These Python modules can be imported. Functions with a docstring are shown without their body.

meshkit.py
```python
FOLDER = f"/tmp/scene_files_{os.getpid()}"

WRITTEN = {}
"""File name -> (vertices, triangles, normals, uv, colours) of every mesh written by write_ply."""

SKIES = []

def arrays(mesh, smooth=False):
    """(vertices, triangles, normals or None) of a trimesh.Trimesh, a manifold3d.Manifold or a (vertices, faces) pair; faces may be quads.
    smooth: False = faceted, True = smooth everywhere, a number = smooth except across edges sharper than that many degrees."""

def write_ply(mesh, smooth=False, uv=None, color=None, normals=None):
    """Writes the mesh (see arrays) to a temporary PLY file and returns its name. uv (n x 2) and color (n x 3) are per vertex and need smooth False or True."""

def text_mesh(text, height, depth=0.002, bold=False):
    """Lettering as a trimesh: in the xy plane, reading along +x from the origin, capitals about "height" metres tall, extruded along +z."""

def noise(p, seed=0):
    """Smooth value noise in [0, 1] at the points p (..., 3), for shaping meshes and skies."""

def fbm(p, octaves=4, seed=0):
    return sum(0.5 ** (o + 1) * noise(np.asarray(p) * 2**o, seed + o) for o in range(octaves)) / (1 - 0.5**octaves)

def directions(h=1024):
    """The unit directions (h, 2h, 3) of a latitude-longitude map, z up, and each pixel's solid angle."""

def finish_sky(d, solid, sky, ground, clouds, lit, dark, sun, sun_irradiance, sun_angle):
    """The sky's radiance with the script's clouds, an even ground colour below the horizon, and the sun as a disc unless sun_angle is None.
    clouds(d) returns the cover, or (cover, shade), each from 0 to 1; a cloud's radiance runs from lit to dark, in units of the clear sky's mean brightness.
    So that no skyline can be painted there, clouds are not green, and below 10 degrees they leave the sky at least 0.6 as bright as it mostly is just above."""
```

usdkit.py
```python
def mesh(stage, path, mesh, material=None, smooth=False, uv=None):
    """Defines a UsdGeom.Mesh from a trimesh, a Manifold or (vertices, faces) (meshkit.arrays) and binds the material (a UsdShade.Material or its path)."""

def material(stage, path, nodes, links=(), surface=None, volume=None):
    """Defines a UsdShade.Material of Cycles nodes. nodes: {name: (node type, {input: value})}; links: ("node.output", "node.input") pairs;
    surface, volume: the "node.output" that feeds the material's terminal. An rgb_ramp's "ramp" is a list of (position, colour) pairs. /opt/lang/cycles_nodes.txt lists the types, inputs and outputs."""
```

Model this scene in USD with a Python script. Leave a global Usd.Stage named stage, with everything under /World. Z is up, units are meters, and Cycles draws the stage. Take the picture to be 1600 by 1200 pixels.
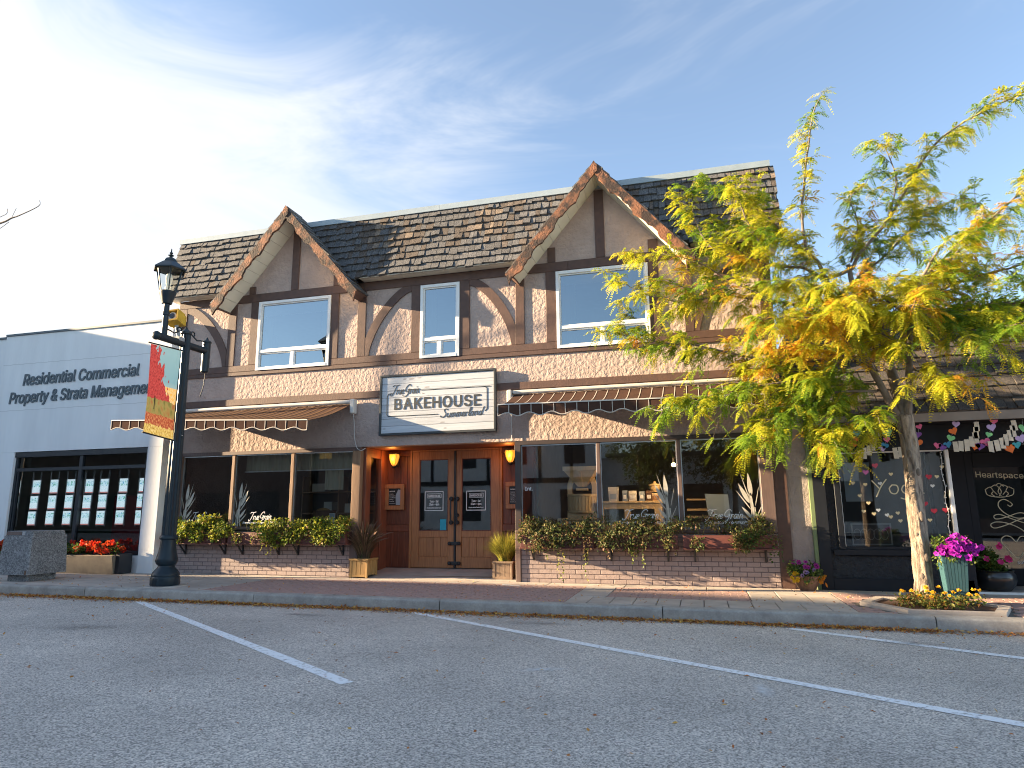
import math, random
import numpy as np, trimesh, usdkit, meshkit
from pxr import Usd, UsdGeom, UsdLux, UsdShade, Gf, Sdf, Vt
from shapely.geometry import Polygon, LineString, box as sbox, MultiPolygon
from shapely import union_all, affinity

R = random.Random(7)
NR = np.random.RandomState(7)
stage = Usd.Stage.CreateInMemory()
UsdGeom.SetStageUpAxis(stage, 'Z'); UsdGeom.SetStageMetersPerUnit(stage, 1.0)
UsdGeom.Xform.Define(stage, '/World'); UsdGeom.Scope.Define(stage, '/World/Looks')
PI = math.pi

# ------------------------------------------------------------------ camera, sky, sun, exposure
EXPOSURE = 2.52
SUN_AZ, SUN_EL = math.radians(79.5), math.radians(13.0)     # azimuth measured from the facade normal towards the left
SUN_I, SKY_S = 1.25, 0.090
YAW, PIT, ROL = -0.2688105, 0.188712, -0.008547
def camera():
    cy, sy, cp, sp, cr, sr = math.cos(YAW), math.sin(YAW), math.cos(PIT), math.sin(PIT), math.cos(ROL), math.sin(ROL)
    fw = np.array([sy*cp, cy*cp, sp]); rt = np.array([cy, -sy, 0.0]); up = np.cross(rt, fw)
    r2, u2 = cr*rt + sr*up, -sr*rt + cr*up
    c = UsdGeom.Camera.Define(stage, '/World/camera')
    m = Gf.Matrix4d(1.0)
    for i, row in enumerate((r2, u2, -fw)):
        for k in range(3): m[i, k] = float(row[k])
    m[3, 0], m[3, 1], m[3, 2] = 0.0, -11.0, 1.10
    c.AddTransformOp().Set(m)
    c.CreateHorizontalApertureAttr(36.0); c.CreateVerticalApertureAttr(27.0)
    c.CreateFocalLengthAttr(36.0*1052.073/1600); c.CreateExposureAttr(EXPOSURE)
    c.CreateClippingRangeAttr(Gf.Vec2f(0.05, 5000))
camera()
SUNV = np.array([-math.sin(SUN_AZ)*math.cos(SUN_EL), -math.cos(SUN_AZ)*math.cos(SUN_EL), math.sin(SUN_EL)])
def sky():
    d = UsdLux.DomeLight.Define(stage, '/World/sky')
    d.GetPrim().SetCustomDataByKey('kind', 'structure')
    m = usdkit.material(stage, '/World/Looks/sky_look', {
        's': ('sky_texture', {'sky_type': 'single_scattering', 'sun_disc': False, 'sun_elevation': SUN_EL,
                              'sun_rotation': math.atan2(SUNV[0], SUNV[1]), 'air_density': 0.9, 'aerosol_density': 0.35, 'ozone_density': 1.6}),
        'tc': ('texture_coordinate', {}), 'hv': ('hsv', {'saturation': 0.97, 'value': 0.74}),
        'mp': ('mapping', {'scale': (1.2, 2.6, 5.6), 'rotation': (0.12, 0.22, 0.5)}),
        'nc': ('math', {'math_type': 'multiply_add', 'value2': 1.5, 'value3': -0.27}),
        'n': ('noise_texture', {'scale': 1.7, 'detail': 10.0, 'roughness': 0.60, 'distortion': 0.7}),
        'dot': ('vector_math', {'math_type': 'dot_product', 'vector2': (-0.80, 0.58, -0.02)}),
        'mr': ('map_range', {'range_type': 'smoothstep', 'from_min': 0.55, 'from_max': 0.97, 'to_min': -0.32, 'to_max': 0.80, 'clamp': True}),
        'ad': ('math', {'math_type': 'add'}),
        'rp': ('map_range', {'range_type': 'smoothstep', 'from_min': 0.22, 'from_max': 1.15, 'to_min': 0.07, 'to_max': 0.95, 'clamp': True}),
        'mx': ('mix', {'color2': (2.02, 2.09, 2.2)}),
        'b': ('background_shader', {'strength': SKY_S})},
        [('tc.generated', 'mp.vector'), ('mp.vector', 'n.vector'), ('tc.generated', 'dot.vector1'), ('dot.value', 'mr.value'), ('n.fac', 'nc.value1'), ('nc.value', 'ad.value1'),
         ('mr.result', 'ad.value2'), ('ad.value', 'rp.value'), ('rp.result', 'mx.fac'), ('s.color', 'hv.color'), ('hv.color', 'mx.color1'), ('mx.color', 'b.color')], surface='b.background')
    UsdShade.MaterialBindingAPI.Apply(d.GetPrim()).Bind(m)
    l = UsdLux.DistantLight.Define(stage, '/World/sun')
    l.CreateNormalizeAttr(True); l.CreateIntensityAttr(SUN_I); l.CreateAngleAttr(0.5); l.CreateColorAttr(Gf.Vec3f(1.0, 0.76, 0.48))
    z = SUNV; x = np.cross([0, 0, 1.0], z); x /= np.linalg.norm(x); y = np.cross(z, x)
    mm = Gf.Matrix4d(1.0)
    for i, row in enumerate((x, y, z)):
        for k in range(3): mm[i, k] = float(row[k])
    l.AddTransformOp().Set(mm)
sky()

def g(x):                                     # the street falls gently to the right
    return -0.0065*(min(max(x, -40), 40) + 4)

# ------------------------------------------------------------------ materials
def mat(name, c1, c2=None, scale=6.0, detail=5.0, rough=0.7, bump=0.0, bscale=60.0, bdist=0.01, metallic=0.0, rand=0.0,
        stretch=(1, 1, 1), ramp=(0.3, 0.7), spec=0.5, speck=None, brough=0.6, huer=0.0, translucent=None):
    n = {'geo': ('geometry', {}), 'p': ('principled_bsdf', {'roughness': rough, 'metallic': metallic, 'specular_ior_level': spec})}
    L = []
    col = None
    n['mp'] = ('mapping', {'scale': stretch}); L.append(('geo.position', 'mp.vector'))
    if c2 is None: c2 = tuple(v*0.8 for v in c1)
    n['no'] = ('noise_texture', {'scale': scale, 'detail': detail, 'roughness': 0.62})
    n['ra'] = ('rgb_ramp', {'ramp': [(ramp[0], c1), (ramp[1], c2)]})
    L += [('mp.vector', 'no.vector'), ('no.fac', 'ra.fac')]; col = 'ra.color'
    if speck:
        sc, amt, cs = speck
        n['sp'] = ('voronoi_texture', {'scale': sc}); n['sr'] = ('rgb_ramp', {'ramp': [(0.0, (0, 0, 0)), (1.0, (1, 1, 1))]})
        n['sb'] = ('separate_color', {}); n['sm'] = ('math', {'math_type': 'multiply', 'value2': amt})
        n['sx'] = ('mix', {'color2': cs})
        L += [('geo.position', 'sp.vector'), ('sp.color', 'sb.color'), ('sb.r', 'sm.value1'), ('sm.value', 'sx.fac'), (col, 'sx.color1')]; col = 'sx.color'
    if rand or huer:
        n['oi'] = ('object_info', {}); n['om'] = ('map_range', {'to_min': 1-rand, 'to_max': 1+rand}); n['hs'] = ('hsv', {})
        L += [('oi.random', 'om.value'), ('om.result', 'hs.value'), (col, 'hs.color')]; col = 'hs.color'
    L.append((col, 'p.base_color'))
    if bump:
        n['bn'] = ('noise_texture', {'scale': bscale, 'detail': 6.0, 'roughness': brough}); n['bu'] = ('bump', {'strength': bump, 'distance': bdist})
        L += [('mp.vector', 'bn.vector'), ('bn.fac', 'bu.height'), ('bu.normal', 'p.normal')]
    return usdkit.material(stage, '/World/Looks/'+name, n, L, surface='p.BSDF')

def sheet_xz(x0, x1, y, z0, z1): return MB().add([(x0, y, z0), (x1, y, z0), (x1, y, z1), (x0, y, z1)], [[0, 1, 2, 3]])
def glass(name, tint=(0.9, 0.95, 0.95), ior=1.6, rough=0.0, refl=(1, 1, 1), wob=0.0):
    n = {'f': ('fresnel', {'IOR': ior}), 't': ('transparent_bsdf', {'color': tint}), 'gl': ('glossy_bsdf', {'roughness': rough, 'color': refl, 'distribution': 'ggx'}), 'm': ('mix_closure', {})}
    L = [('f.fac', 'm.fac'), ('t.BSDF', 'm.closure1'), ('gl.BSDF', 'm.closure2')]
    if wob:
        n['geo'] = ('geometry', {}); n['no'] = ('noise_texture', {'scale': 1.3, 'detail': 1.0}); n['bu'] = ('bump', {'strength': wob, 'distance': 0.02})
        L += [('geo.position', 'no.vector'), ('no.fac', 'bu.height'), ('bu.normal', 'gl.normal')]
    return usdkit.material(stage, '/World/Looks/'+name, n, L, surface='m.closure')

def emit(name, col, s, base=(0.5, 0.5, 0.5)):
    return usdkit.material(stage, '/World/Looks/'+name, {'p': ('principled_bsdf', {'base_color': base, 'emission_color': col, 'emission_strength': s, 'roughness': 0.4})}, surface='p.BSDF')

def leafmat(name, trans=0.45, rough=0.5):
    return usdkit.material(stage, '/World/Looks/'+name, {
        'a': ('attribute', {'attribute': 'tone'}), 'p': ('principled_bsdf', {'roughness': rough, 'specular_ior_level': 0.3}),
        't': ('translucent_bsdf', {}), 'm': ('mix_closure', {'fac': trans})},
        [('a.color', 'p.base_color'), ('a.color', 't.color'), ('p.BSDF', 'm.closure1'), ('t.BSDF', 'm.closure2')], surface='m.closure')

M = {}
M['asphalt'] = mat('asphalt', (0.92, 0.82, 0.71), (0.66, 0.59, 0.515), scale=0.55, detail=9, ramp=(0.34, 0.66), rough=0.92, bump=0.8, bscale=90, bdist=0.008, speck=(110, 0.80, (0.055, 0.05, 0.046)))
M['paint'] = mat('road_paint', (0.88, 0.88, 0.87), (0.74, 0.74, 0.73), scale=22, rough=0.7, bump=0.5, bscale=95, bdist=0.005)
def alphamix(name, col, scale, lo, hi, uvr=False, detail=6.0):
    n = {'geo': ('geometry', {}), 'no': ('noise_texture', {'scale': scale, 'detail': detail, 'roughness': 0.7}), 'mr': ('map_range', {'from_min': lo, 'from_max': hi, 'clamp': True}), 't': ('transparent_bsdf', {}), 'p': ('principled_bsdf', {'base_color': col, 'roughness': 0.8}), 'm': ('mix_closure', {})}
    L = [('geo.position', 'no.vector'), ('t.BSDF', 'm.closure1'), ('p.BSDF', 'm.closure2')]
    if uvr:
        n.update({'u': ('uvmap', {'attribute': 'st'}), 's': ('vector_math', {'math_type': 'subtract', 'vector2': (.5, .5, 0)}), 'l': ('vector_math', {'math_type': 'length'}), 'a': ('math', {'math_type': 'multiply_add', 'value2': -1.3, 'value3': 0.62}), 'x': ('math', {'math_type': 'multiply'})})
        L += [('u.UV', 's.vector1'), ('s.vector', 'l.vector1'), ('l.value', 'a.value1'), ('a.value', 'x.value1'), ('no.fac', 'x.value2'), ('x.value', 'mr.value')]
    else: L.append(('no.fac', 'mr.value'))
    L.append(('mr.result', 'm.fac'))
    return usdkit.material(stage, '/World/Looks/'+name, n, L, surface='m.closure')
M['paint'] = alphamix('road_paint_chipped', (0.88, 0.88, 0.87), 30.0, 0.36, 0.45)
M['oil'] = alphamix('oil_stain', (0.05, 0.048, 0.047), 9.0, 0.10, 0.80, True)
M['smear'] = alphamix('paint_smear', (0.75, 0.75, 0.75), 22.0, 0.13, 0.42, True)
M['paint_worn'] = mat('road_paint_worn', (0.45, 0.45, 0.46), (0.22, 0.22, 0.23), scale=35, rough=0.8)
M['kerb'] = mat('kerb_concrete', (0.47, 0.43, 0.375), (0.27, 0.245, 0.215), scale=4, detail=8, rough=0.85, bump=0.4, bscale=60, rand=0.06, speck=(60, 0.25, (0.15, 0.14, 0.13)))
M['walk'] = mat('walk_concrete', (0.52, 0.45, 0.385), (0.36, 0.31, 0.265), scale=3, rough=0.85, bump=0.35, bscale=70, rand=0.06)
M['paver'] = mat('paver', (0.47, 0.29, 0.235), (0.33, 0.225, 0.195), scale=22, rough=0.85, bump=0.5, bscale=80)
M['sand'] = mat('joint_sand', (0.16, 0.14, 0.12), rough=0.95)
M['earth'] = mat('earth', (0.20, 0.18, 0.15), rough=0.95)
M['stucco'] = mat('stucco', (0.49, 0.375, 0.32), (0.39, 0.295, 0.25), scale=3.0, rough=0.9, bump=0.9, bscale=15, bdist=0.038, brough=0.55)
M['stucco_pier'] = mat('stucco_pier', (0.36, 0.30, 0.275), (0.29, 0.24, 0.22), scale=4, rough=0.9, bump=0.8, bscale=28, bdist=0.02)
M['timber'] = mat('timber_brown', (0.11, 0.057, 0.040), (0.072, 0.038, 0.028), scale=10, stretch=(1, 1, 1), rough=0.62, bump=0.35, bscale=50, bdist=0.006, rand=0.07)
M['fascia'] = mat('fascia_bark', (0.24, 0.10, 0.05), (0.034, 0.020, 0.016), scale=5, detail=8, ramp=(0.40, 0.56), rough=0.8, bump=0.9, bscale=30, bdist=0.02, rand=0.1)
M['soffit'] = mat('soffit_cream', (0.66, 0.63, 0.53), (0.58, 0.55, 0.46), scale=3, rough=0.6, rand=0.03)
def shingle_mat(nm, a, b): return mat(nm, a, b, scale=8, stretch=(9, 9, 0.5), detail=7, rough=0.88, bump=0.9, bscale=22, bdist=0.012, rand=0.30, ramp=(0.38, 0.60))
M['sh'] = [shingle_mat('shingle_grey', (0.16, 0.158, 0.16), (0.06, 0.06, 0.064)), shingle_mat('shingle_brown', (0.175, 0.14, 0.115), (0.07, 0.057, 0.05)), shingle_mat('shingle_tan', (0.25, 0.19, 0.14), (0.10, 0.08, 0.065))]
M['sh2'] = [shingle_mat('shake_grey', (0.095, 0.082, 0.072), (0.035, 0.031, 0.029)), shingle_mat('shake_brown', (0.13, 0.10, 0.078), (0.05, 0.04, 0.034))]
M['flash'] = mat('flashing', (0.34, 0.40, 0.44), (0.27, 0.33, 0.37), scale=4, rough=0.45, rand=0.06)
M['deck'] = mat('roof_deck', (0.12, 0.12, 0.12), rough=0.9)
M['vinyl'] = mat('white_vinyl', (0.82, 0.82, 0.80), (0.75, 0.75, 0.73), scale=4, rough=0.4)
M['brick'] = mat('painted_brick', (0.37, 0.285, 0.255), (0.29, 0.22, 0.20), scale=14, rough=0.75, bump=0.5, bscale=60, bdist=0.006, rand=0.07)
M['mortar'] = mat('mortar', (0.135, 0.105, 0.105), rough=0.9)
M['doorwood'] = mat('door_wood', (0.48, 0.205, 0.078), (0.31, 0.118, 0.045), scale=5, stretch=(9, 9, 0.8), rough=0.42, bump=0.15, bscale=30, rand=0.07)
M['redwood'] = mat('red_wood', (0.27, 0.075, 0.032), (0.14, 0.04, 0.02), scale=5, stretch=(9, 9, 0.8), rough=0.5, bump=0.2, bscale=30, rand=0.14)
M['framewood'] = mat('frame_wood', (0.34, 0.20, 0.11), (0.22, 0.12, 0.065), scale=5, stretch=(9, 9, 0.8), rough=0.6, bump=0.2, bscale=30, rand=0.08)
M['darkbrown'] = mat('frame_dark_brown', (0.055, 0.036, 0.030), (0.04, 0.027, 0.023), scale=5, rough=0.5)
M['framebrown'] = mat('frame_brown', (0.16, 0.105, 0.085), (0.11, 0.07, 0.06), scale=5, stretch=(6, 6, 0.8), rough=0.55)
M['black'] = mat('black_metal', (0.018, 0.018, 0.02), (0.012, 0.012, 0.014), rough=0.45)
M['darkframe'] = mat('dark_frame', (0.018, 0.022, 0.028), (0.012, 0.015, 0.019), rough=0.4)
M['white'] = mat('white_wall', (0.78, 0.785, 0.775), (0.68, 0.685, 0.68), scale=1.6, stretch=(1.6, 1.6, 0.25), detail=9, rough=0.8, bump=0.45, bscale=55, bdist=0.008)
M['letter'] = mat('letter_grey', (0.075, 0.10, 0.12), (0.06, 0.085, 0.10), rough=0.5)
M['lamp'] = mat('lamp_paint', (0.010, 0.019, 0.025), (0.007, 0.013, 0.018), scale=8, rough=0.38, spec=0.35)
M['agg'] = mat('aggregate', (0.34, 0.335, 0.33), (0.25, 0.245, 0.24), scale=4, rough=0.9, bump=0.8, bscale=60, bdist=0.012, speck=(62, 0.85, (0.06, 0.06, 0.062)))
M['troughc'] = mat('trough_concrete', (0.22, 0.18, 0.13), (0.13, 0.105, 0.08), scale=4, rough=0.9, bump=0.4, bscale=50)
M['soil'] = mat('soil', (0.05, 0.035, 0.025), rough=0.95, bump=0.8, bscale=60)
M['mulch'] = mat('mulch', (0.12, 0.06, 0.035), (0.05, 0.028, 0.02), scale=40, rough=0.95, bump=1.0, bscale=60, bdist=0.02)
M['dark'] = mat('shop_black', (0.013, 0.016, 0.022), (0.009, 0.011, 0.016), scale=6, rough=0.6, spec=0.3, bump=0.2, bscale=40, bdist=0.006)
M['darkstucco'] = mat('shop_black_stucco', (0.015, 0.019, 0.026), (0.010, 0.013, 0.018), scale=6, rough=0.55, spec=0.4, bump=1.0, bscale=15, bdist=0.05)
M['greyfascia'] = mat('grey_fascia', (0.25, 0.215, 0.19), (0.19, 0.165, 0.145), scale=4, rough=0.7)
M['green'] = mat('green_strip', (0.17, 0.23, 0.10), (0.13, 0.17, 0.08), scale=4, rough=0.6)
M['cream'] = mat('cream_decal', (0.72, 0.64, 0.42), (0.68, 0.6, 0.4), rough=0.6)
M['wheat'] = mat('wheat_decal', (0.54, 0.50, 0.42), (0.42, 0.39, 0.32), scale=30, rough=0.6)
M['decalw'] = mat('white_decal', (0.85, 0.85, 0.83), (0.83, 0.83, 0.81), rough=0.6)
M['fabric'] = mat('awning_brown', (0.078, 0.042, 0.030), (0.056, 0.031, 0.024), scale=5, rough=0.95, bump=0.2, bscale=120, spec=0.08)
M['fabric2'] = mat('awning_sunlit_streak', (0.16, 0.085, 0.04), (0.12, 0.065, 0.033), rough=0.9, spec=0.1)  # sunlit orange of the fabric ripples, put into the stripe colour
M['piping'] = mat('awning_piping', (0.50, 0.45, 0.39), (0.44, 0.39, 0.34), rough=0.8)
M['alu'] = mat('awning_alu', (0.62, 0.58, 0.52), (0.55, 0.52, 0.47), rough=0.45)
M['cord'] = mat('cord_white', (0.6, 0.57, 0.53), rough=0.7)
M['signw'] = mat('sign_plank', (0.55, 0.565, 0.58), (0.38, 0.40, 0.425), scale=3, stretch=(0.5, 4, 9), detail=8, rough=0.6, rand=0.09)
M['knot'] = mat('sign_knot', (0.16, 0.12, 0.10), (0.30, 0.26, 0.24), scale=30, rough=0.6)
M['signt'] = mat('sign_dark', (0.035, 0.04, 0.042), (0.03, 0.034, 0.036), rough=0.5)
M['planter'] = mat('planter_pine', (0.46, 0.27, 0.09), (0.34, 0.19, 0.06), scale=5, stretch=(5, 5, 1), rough=0.65, rand=0.1)
M['planter2'] = mat('planter_weathered', (0.28, 0.19, 0.12), (0.18, 0.12, 0.08), scale=5, stretch=(5, 5, 1), rough=0.75, rand=0.12)
M['boxred'] = mat('window_box_red', (0.17, 0.05, 0.035), (0.10, 0.032, 0.024), scale=6, stretch=(1, 1, 6), rough=0.6, rand=0.1)
M['bark'] = mat('bark', (0.44, 0.355, 0.275), (0.11, 0.085, 0.07), scale=8, stretch=(2.6, 2.6, 0.55), detail=9, rough=0.95, bump=1.0, bscale=9, bdist=0.12, ramp=(0.42, 0.66), brough=0.7)
M['limb'] = mat('limb_bark', (0.19, 0.155, 0.125), (0.10, 0.08, 0.065), scale=12, rough=0.9, bump=0.6, bscale=30)
M['leaf'] = leafmat('leaf_look', 0.58); M['petal'] = leafmat('petal_look', 0.35, 0.6); M['herb'] = leafmat('herb_look', 0.35)
M['dry'] = leafmat('dry_leaf_look', 0.1, 0.8)
M['glassup'] = glass('glass_upper', (0.55, 0.62, 0.66), ior=4.5, refl=(0.68, 0.76, 0.80), wob=0.10)
M['glass'] = glass('glass_shop', (0.92, 0.94, 0.93), ior=1.85, wob=0.01)
M['glassd'] = glass('glass_dark', (0.84, 0.87, 0.87), ior=1.55, wob=0.01)
M['lampglass'] = glass('glass_lantern', (0.93, 0.96, 0.96), ior=1.4)
M['room'] = mat('room_wall', (0.17, 0.15, 0.13), rough=0.9)
M['roomdark'] = mat('room_dark', (0.10, 0.09, 0.085), rough=0.9)
M['roomred'] = mat('room_red', (0.22, 0.025, 0.03), rough=0.8)
M['roomgreen'] = mat('room_green', (0.22, 0.26, 0.20), rough=0.9)
M['floorw'] = mat('room_floor', (0.20, 0.13, 0.08), rough=0.6)
M['maple'] = mat('maple_wood', (0.74, 0.54, 0.29), (0.62, 0.43, 0.21), scale=4, stretch=(5, 5, 0.8), rough=0.5, rand=0.07)
M['paper'] = mat('paper', (0.72, 0.68, 0.60), (0.66, 0.62, 0.54), rough=0.8, rand=0.1)
M['paperblue'] = mat('paper_blue', (0.38, 0.45, 0.52), (0.34, 0.40, 0.47), rough=0.8, rand=0.15)
M['blueboard'] = mat('pale_board', (0.48, 0.58, 0.62), (0.44, 0.54, 0.58), rough=0.7)
M['curtain'] = mat('curtain', (0.50, 0.46, 0.34), (0.42, 0.38, 0.28), scale=5, stretch=(6, 6, 0.5), rough=0.9)
M['blue'] = mat('cyan_note', (0.03, 0.38, 0.52), rough=0.6)
M['teal'] = mat('teal_planter', (0.032, 0.095, 0.11), (0.023, 0.07, 0.085), scale=5, stretch=(5, 5, 0.7), rough=0.6, rand=0.05)
M['urn'] = mat('urn_glaze', (0.02, 0.02, 0.022), (0.014, 0.014, 0.015), rough=0.22, spec=0.7)
M['terracotta'] = mat('wicker_pot', (0.16, 0.085, 0.05), (0.09, 0.05, 0.03), scale=30, rough=0.8, bump=0.6, bscale=50)
M['yellow'] = mat('yellow_paint', (0.62, 0.38, 0.03), (0.52, 0.30, 0.02), scale=9, rough=0.5)
M['grey'] = mat('grey_plastic', (0.30, 0.30, 0.30), (0.24, 0.24, 0.24), rough=0.5)
M['steel'] = mat('steel', (0.55, 0.56, 0.57), rough=0.35, metallic=0.8)
M['amber'] = usdkit.material(stage, '/World/Looks/amber_glass', {'p': ('principled_bsdf', {'base_color': (0.8, 0.30, 0.03), 'emission_color': (1.0, 0.36, 0.04), 'emission_strength': 0.22, 'roughness': 0.3})}, surface='p.BSDF')
M['bulb'] = emit('bulb_glow', (1.0, 0.66, 0.25), 4.0)
M['tag'] = mat('tag_cloth', (0.62, 0.57, 0.47), (0.52, 0.47, 0.38), scale=20, rough=0.85, rand=0.1)
HC = {'c': (0.74, 0.62, 0.36), 'w': (0.75, 0.75, 0.72), 'r': (0.55, 0.04, 0.07), 'p': (0.62, 0.10, 0.16), 'P': (0.70, 0.20, 0.50), 'o': (0.75, 0.17, 0.03), 'g': (0.22, 0.58, 0.25), 'b': (0.04, 0.24, 0.44), 'v': (0.20, 0.07, 0.32), 'l': (0.50, 0.38, 0.66), 'k': (0.72, 0.14, 0.30), 't': (0.05, 0.35, 0.42)}
for k in HC: M['h'+k] = mat('heart_'+{'c':'cream','w':'white','r':'red','p':'rose','P':'pink','o':'orange','g':'green','b':'blue','v':'violet','l':'lilac','k':'coral','t':'turquoise'}[k], HC[k], tuple(v*.9 for v in HC[k]), rough=0.75)

# ------------------------------------------------------------------ mesh helpers
class MB:
    def __init__(s): s.v = []; s.f = []; s.c = []; s.n = 0
    def add(s, v, f, c=None):
        v = np.asarray(v, float).reshape(-1, 3); f = np.asarray(f, int)
        if f.shape[1] == 4: f = np.vstack([f[:, [0, 1, 2]], f[:, [0, 2, 3]]])
        s.v.append(v); s.f.append(f + s.n); s.n += len(v)
        if c is not None:
            c = np.asarray(c, float); s.c.append(np.broadcast_to(c, (len(v), 3)))
        return s
    def tm(s, m, T=None):
        v = np.array(m.vertices)
        if T is not None: v = T(v)
        return s.add(v, m.faces)
    BF = np.array([[0, 2, 3, 1], [4, 5, 7, 6], [0, 1, 5, 4], [2, 6, 7, 3], [0, 4, 6, 2], [1, 3, 7, 5]])
    def box(s, x0, x1, y0, y1, z0, z1):
        v = [(x, y, z) for z in (z0, z1) for y in (y0, y1) for x in (x0, x1)]
        return s.add(v, MB.BF)
    def cbox(s, x0, x1, y0, y1, z0, z1, c=0.006):
        pts = []
        for ix, x in ((1, x0), (-1, x1)):
            for iy, y in ((1, y0), (-1, y1)):
                for iz, z in ((1, z0), (-1, z1)):
                    pts += [(x + ix*c, y + iy*c, z), (x + ix*c, y, z + iz*c), (x, y + iy*c, z + iz*c)]
        h = trimesh.convex.convex_hull(np.array(pts)); return s.add(h.vertices, h.faces)
    def obox(s, c, ax, ay, az):
        c, ax, ay, az = map(np.asarray, (c, ax, ay, az))
        v = [c + i*ax + j*ay + k*az for k in (-1, 1) for j in (-1, 1) for i in (-1, 1)]
        f = MB.BF if np.dot(np.cross(ax, ay), az) > 0 else MB.BF[:, ::-1]
        return s.add(v, f)
    def bar(s, a, b, w, d, up=(0, 0, 1)):
        a, b = np.asarray(a, float), np.asarray(b, float); t = b-a; L = np.linalg.norm(t); t /= L
        u = np.cross(t, up)
        if np.linalg.norm(u) < 1e-6: u = np.cross(t, (1, 0, 0))
        u /= np.linalg.norm(u); w2 = np.cross(u, t)
        return s.obox((a+b)/2, t*L/2, u*w/2, w2*d/2)
    def prism(s, pts, fn, d0, d1):
        """polygon (list or shapely) in a 2-D plane, fn((u, v, d)) -> xyz"""
        polys = pts if hasattr(pts, 'geom_type') else Polygon(pts)
        for g_ in getattr(polys, 'geoms', [polys]):
            if g_.area < 1e-9: continue
            m = trimesh.creation.extrude_polygon(g_, d1-d0, engine='earcut')
            v = np.array(m.vertices); v[:, 2] += d0
            w = np.array([fn(p) for p in v]); f = np.array(m.faces)
            e1, e2, e3 = (np.array(fn(np.array(q, float))) - np.array(fn(np.zeros(3))) for q in ((1e-3, 0, 0), (0, 1e-3, 0), (0, 0, 1e-3)))
            if np.dot(np.cross(e1, e2), e3) < 0: f = f[:, ::-1]
            s.add(w, f)
        return s
    def tube(s, pts, r, sides=8, cap=True):
        p = np.asarray(pts, float); n = len(p); r = np.broadcast_to(r, (n,))
        t = np.gradient(p, axis=0); t /= np.linalg.norm(t, axis=1, keepdims=True)+1e-12
        ref = np.array([0, 0, 1.0]) if abs(t[:, 2]).mean() < 0.8 else np.array([1.0, 0, 0])
        a = np.cross(t, ref); a /= np.linalg.norm(a, axis=1, keepdims=True)+1e-12; b = np.cross(t, a)
        ang = np.arange(sides)*2*PI/sides
        v = p[:, None] + r[:, None, None]*(np.cos(ang)[None, :, None]*a[:, None] + np.sin(ang)[None, :, None]*b[:, None])
        i, j = np.meshgrid(np.arange(n-1), np.arange(sides), indexing='ij')
        q = np.stack([i*sides+j, (i+1)*sides+j, (i+1)*sides+(j+1) % sides, i*sides+(j+1) % sides], -1).reshape(-1, 4)[:, ::-1]
        f = np.vstack([q[:, [0, 1, 2]], q[:, [0, 2, 3]]]); v = v.reshape(-1, 3)
        if cap:
            v = np.vstack([v, p[:1], p[-1:]]); k = n*sides
            jj = np.arange(sides); f = np.vstack([f, np.stack([np.full(sides, k), (jj+1) % sides, jj], 1)[:, ::-1], np.stack([np.full(sides, k+1), (n-1)*sides+jj, (n-1)*sides+(jj+1) % sides], 1)[:, ::-1]])
        return s.add(v, f)
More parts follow.
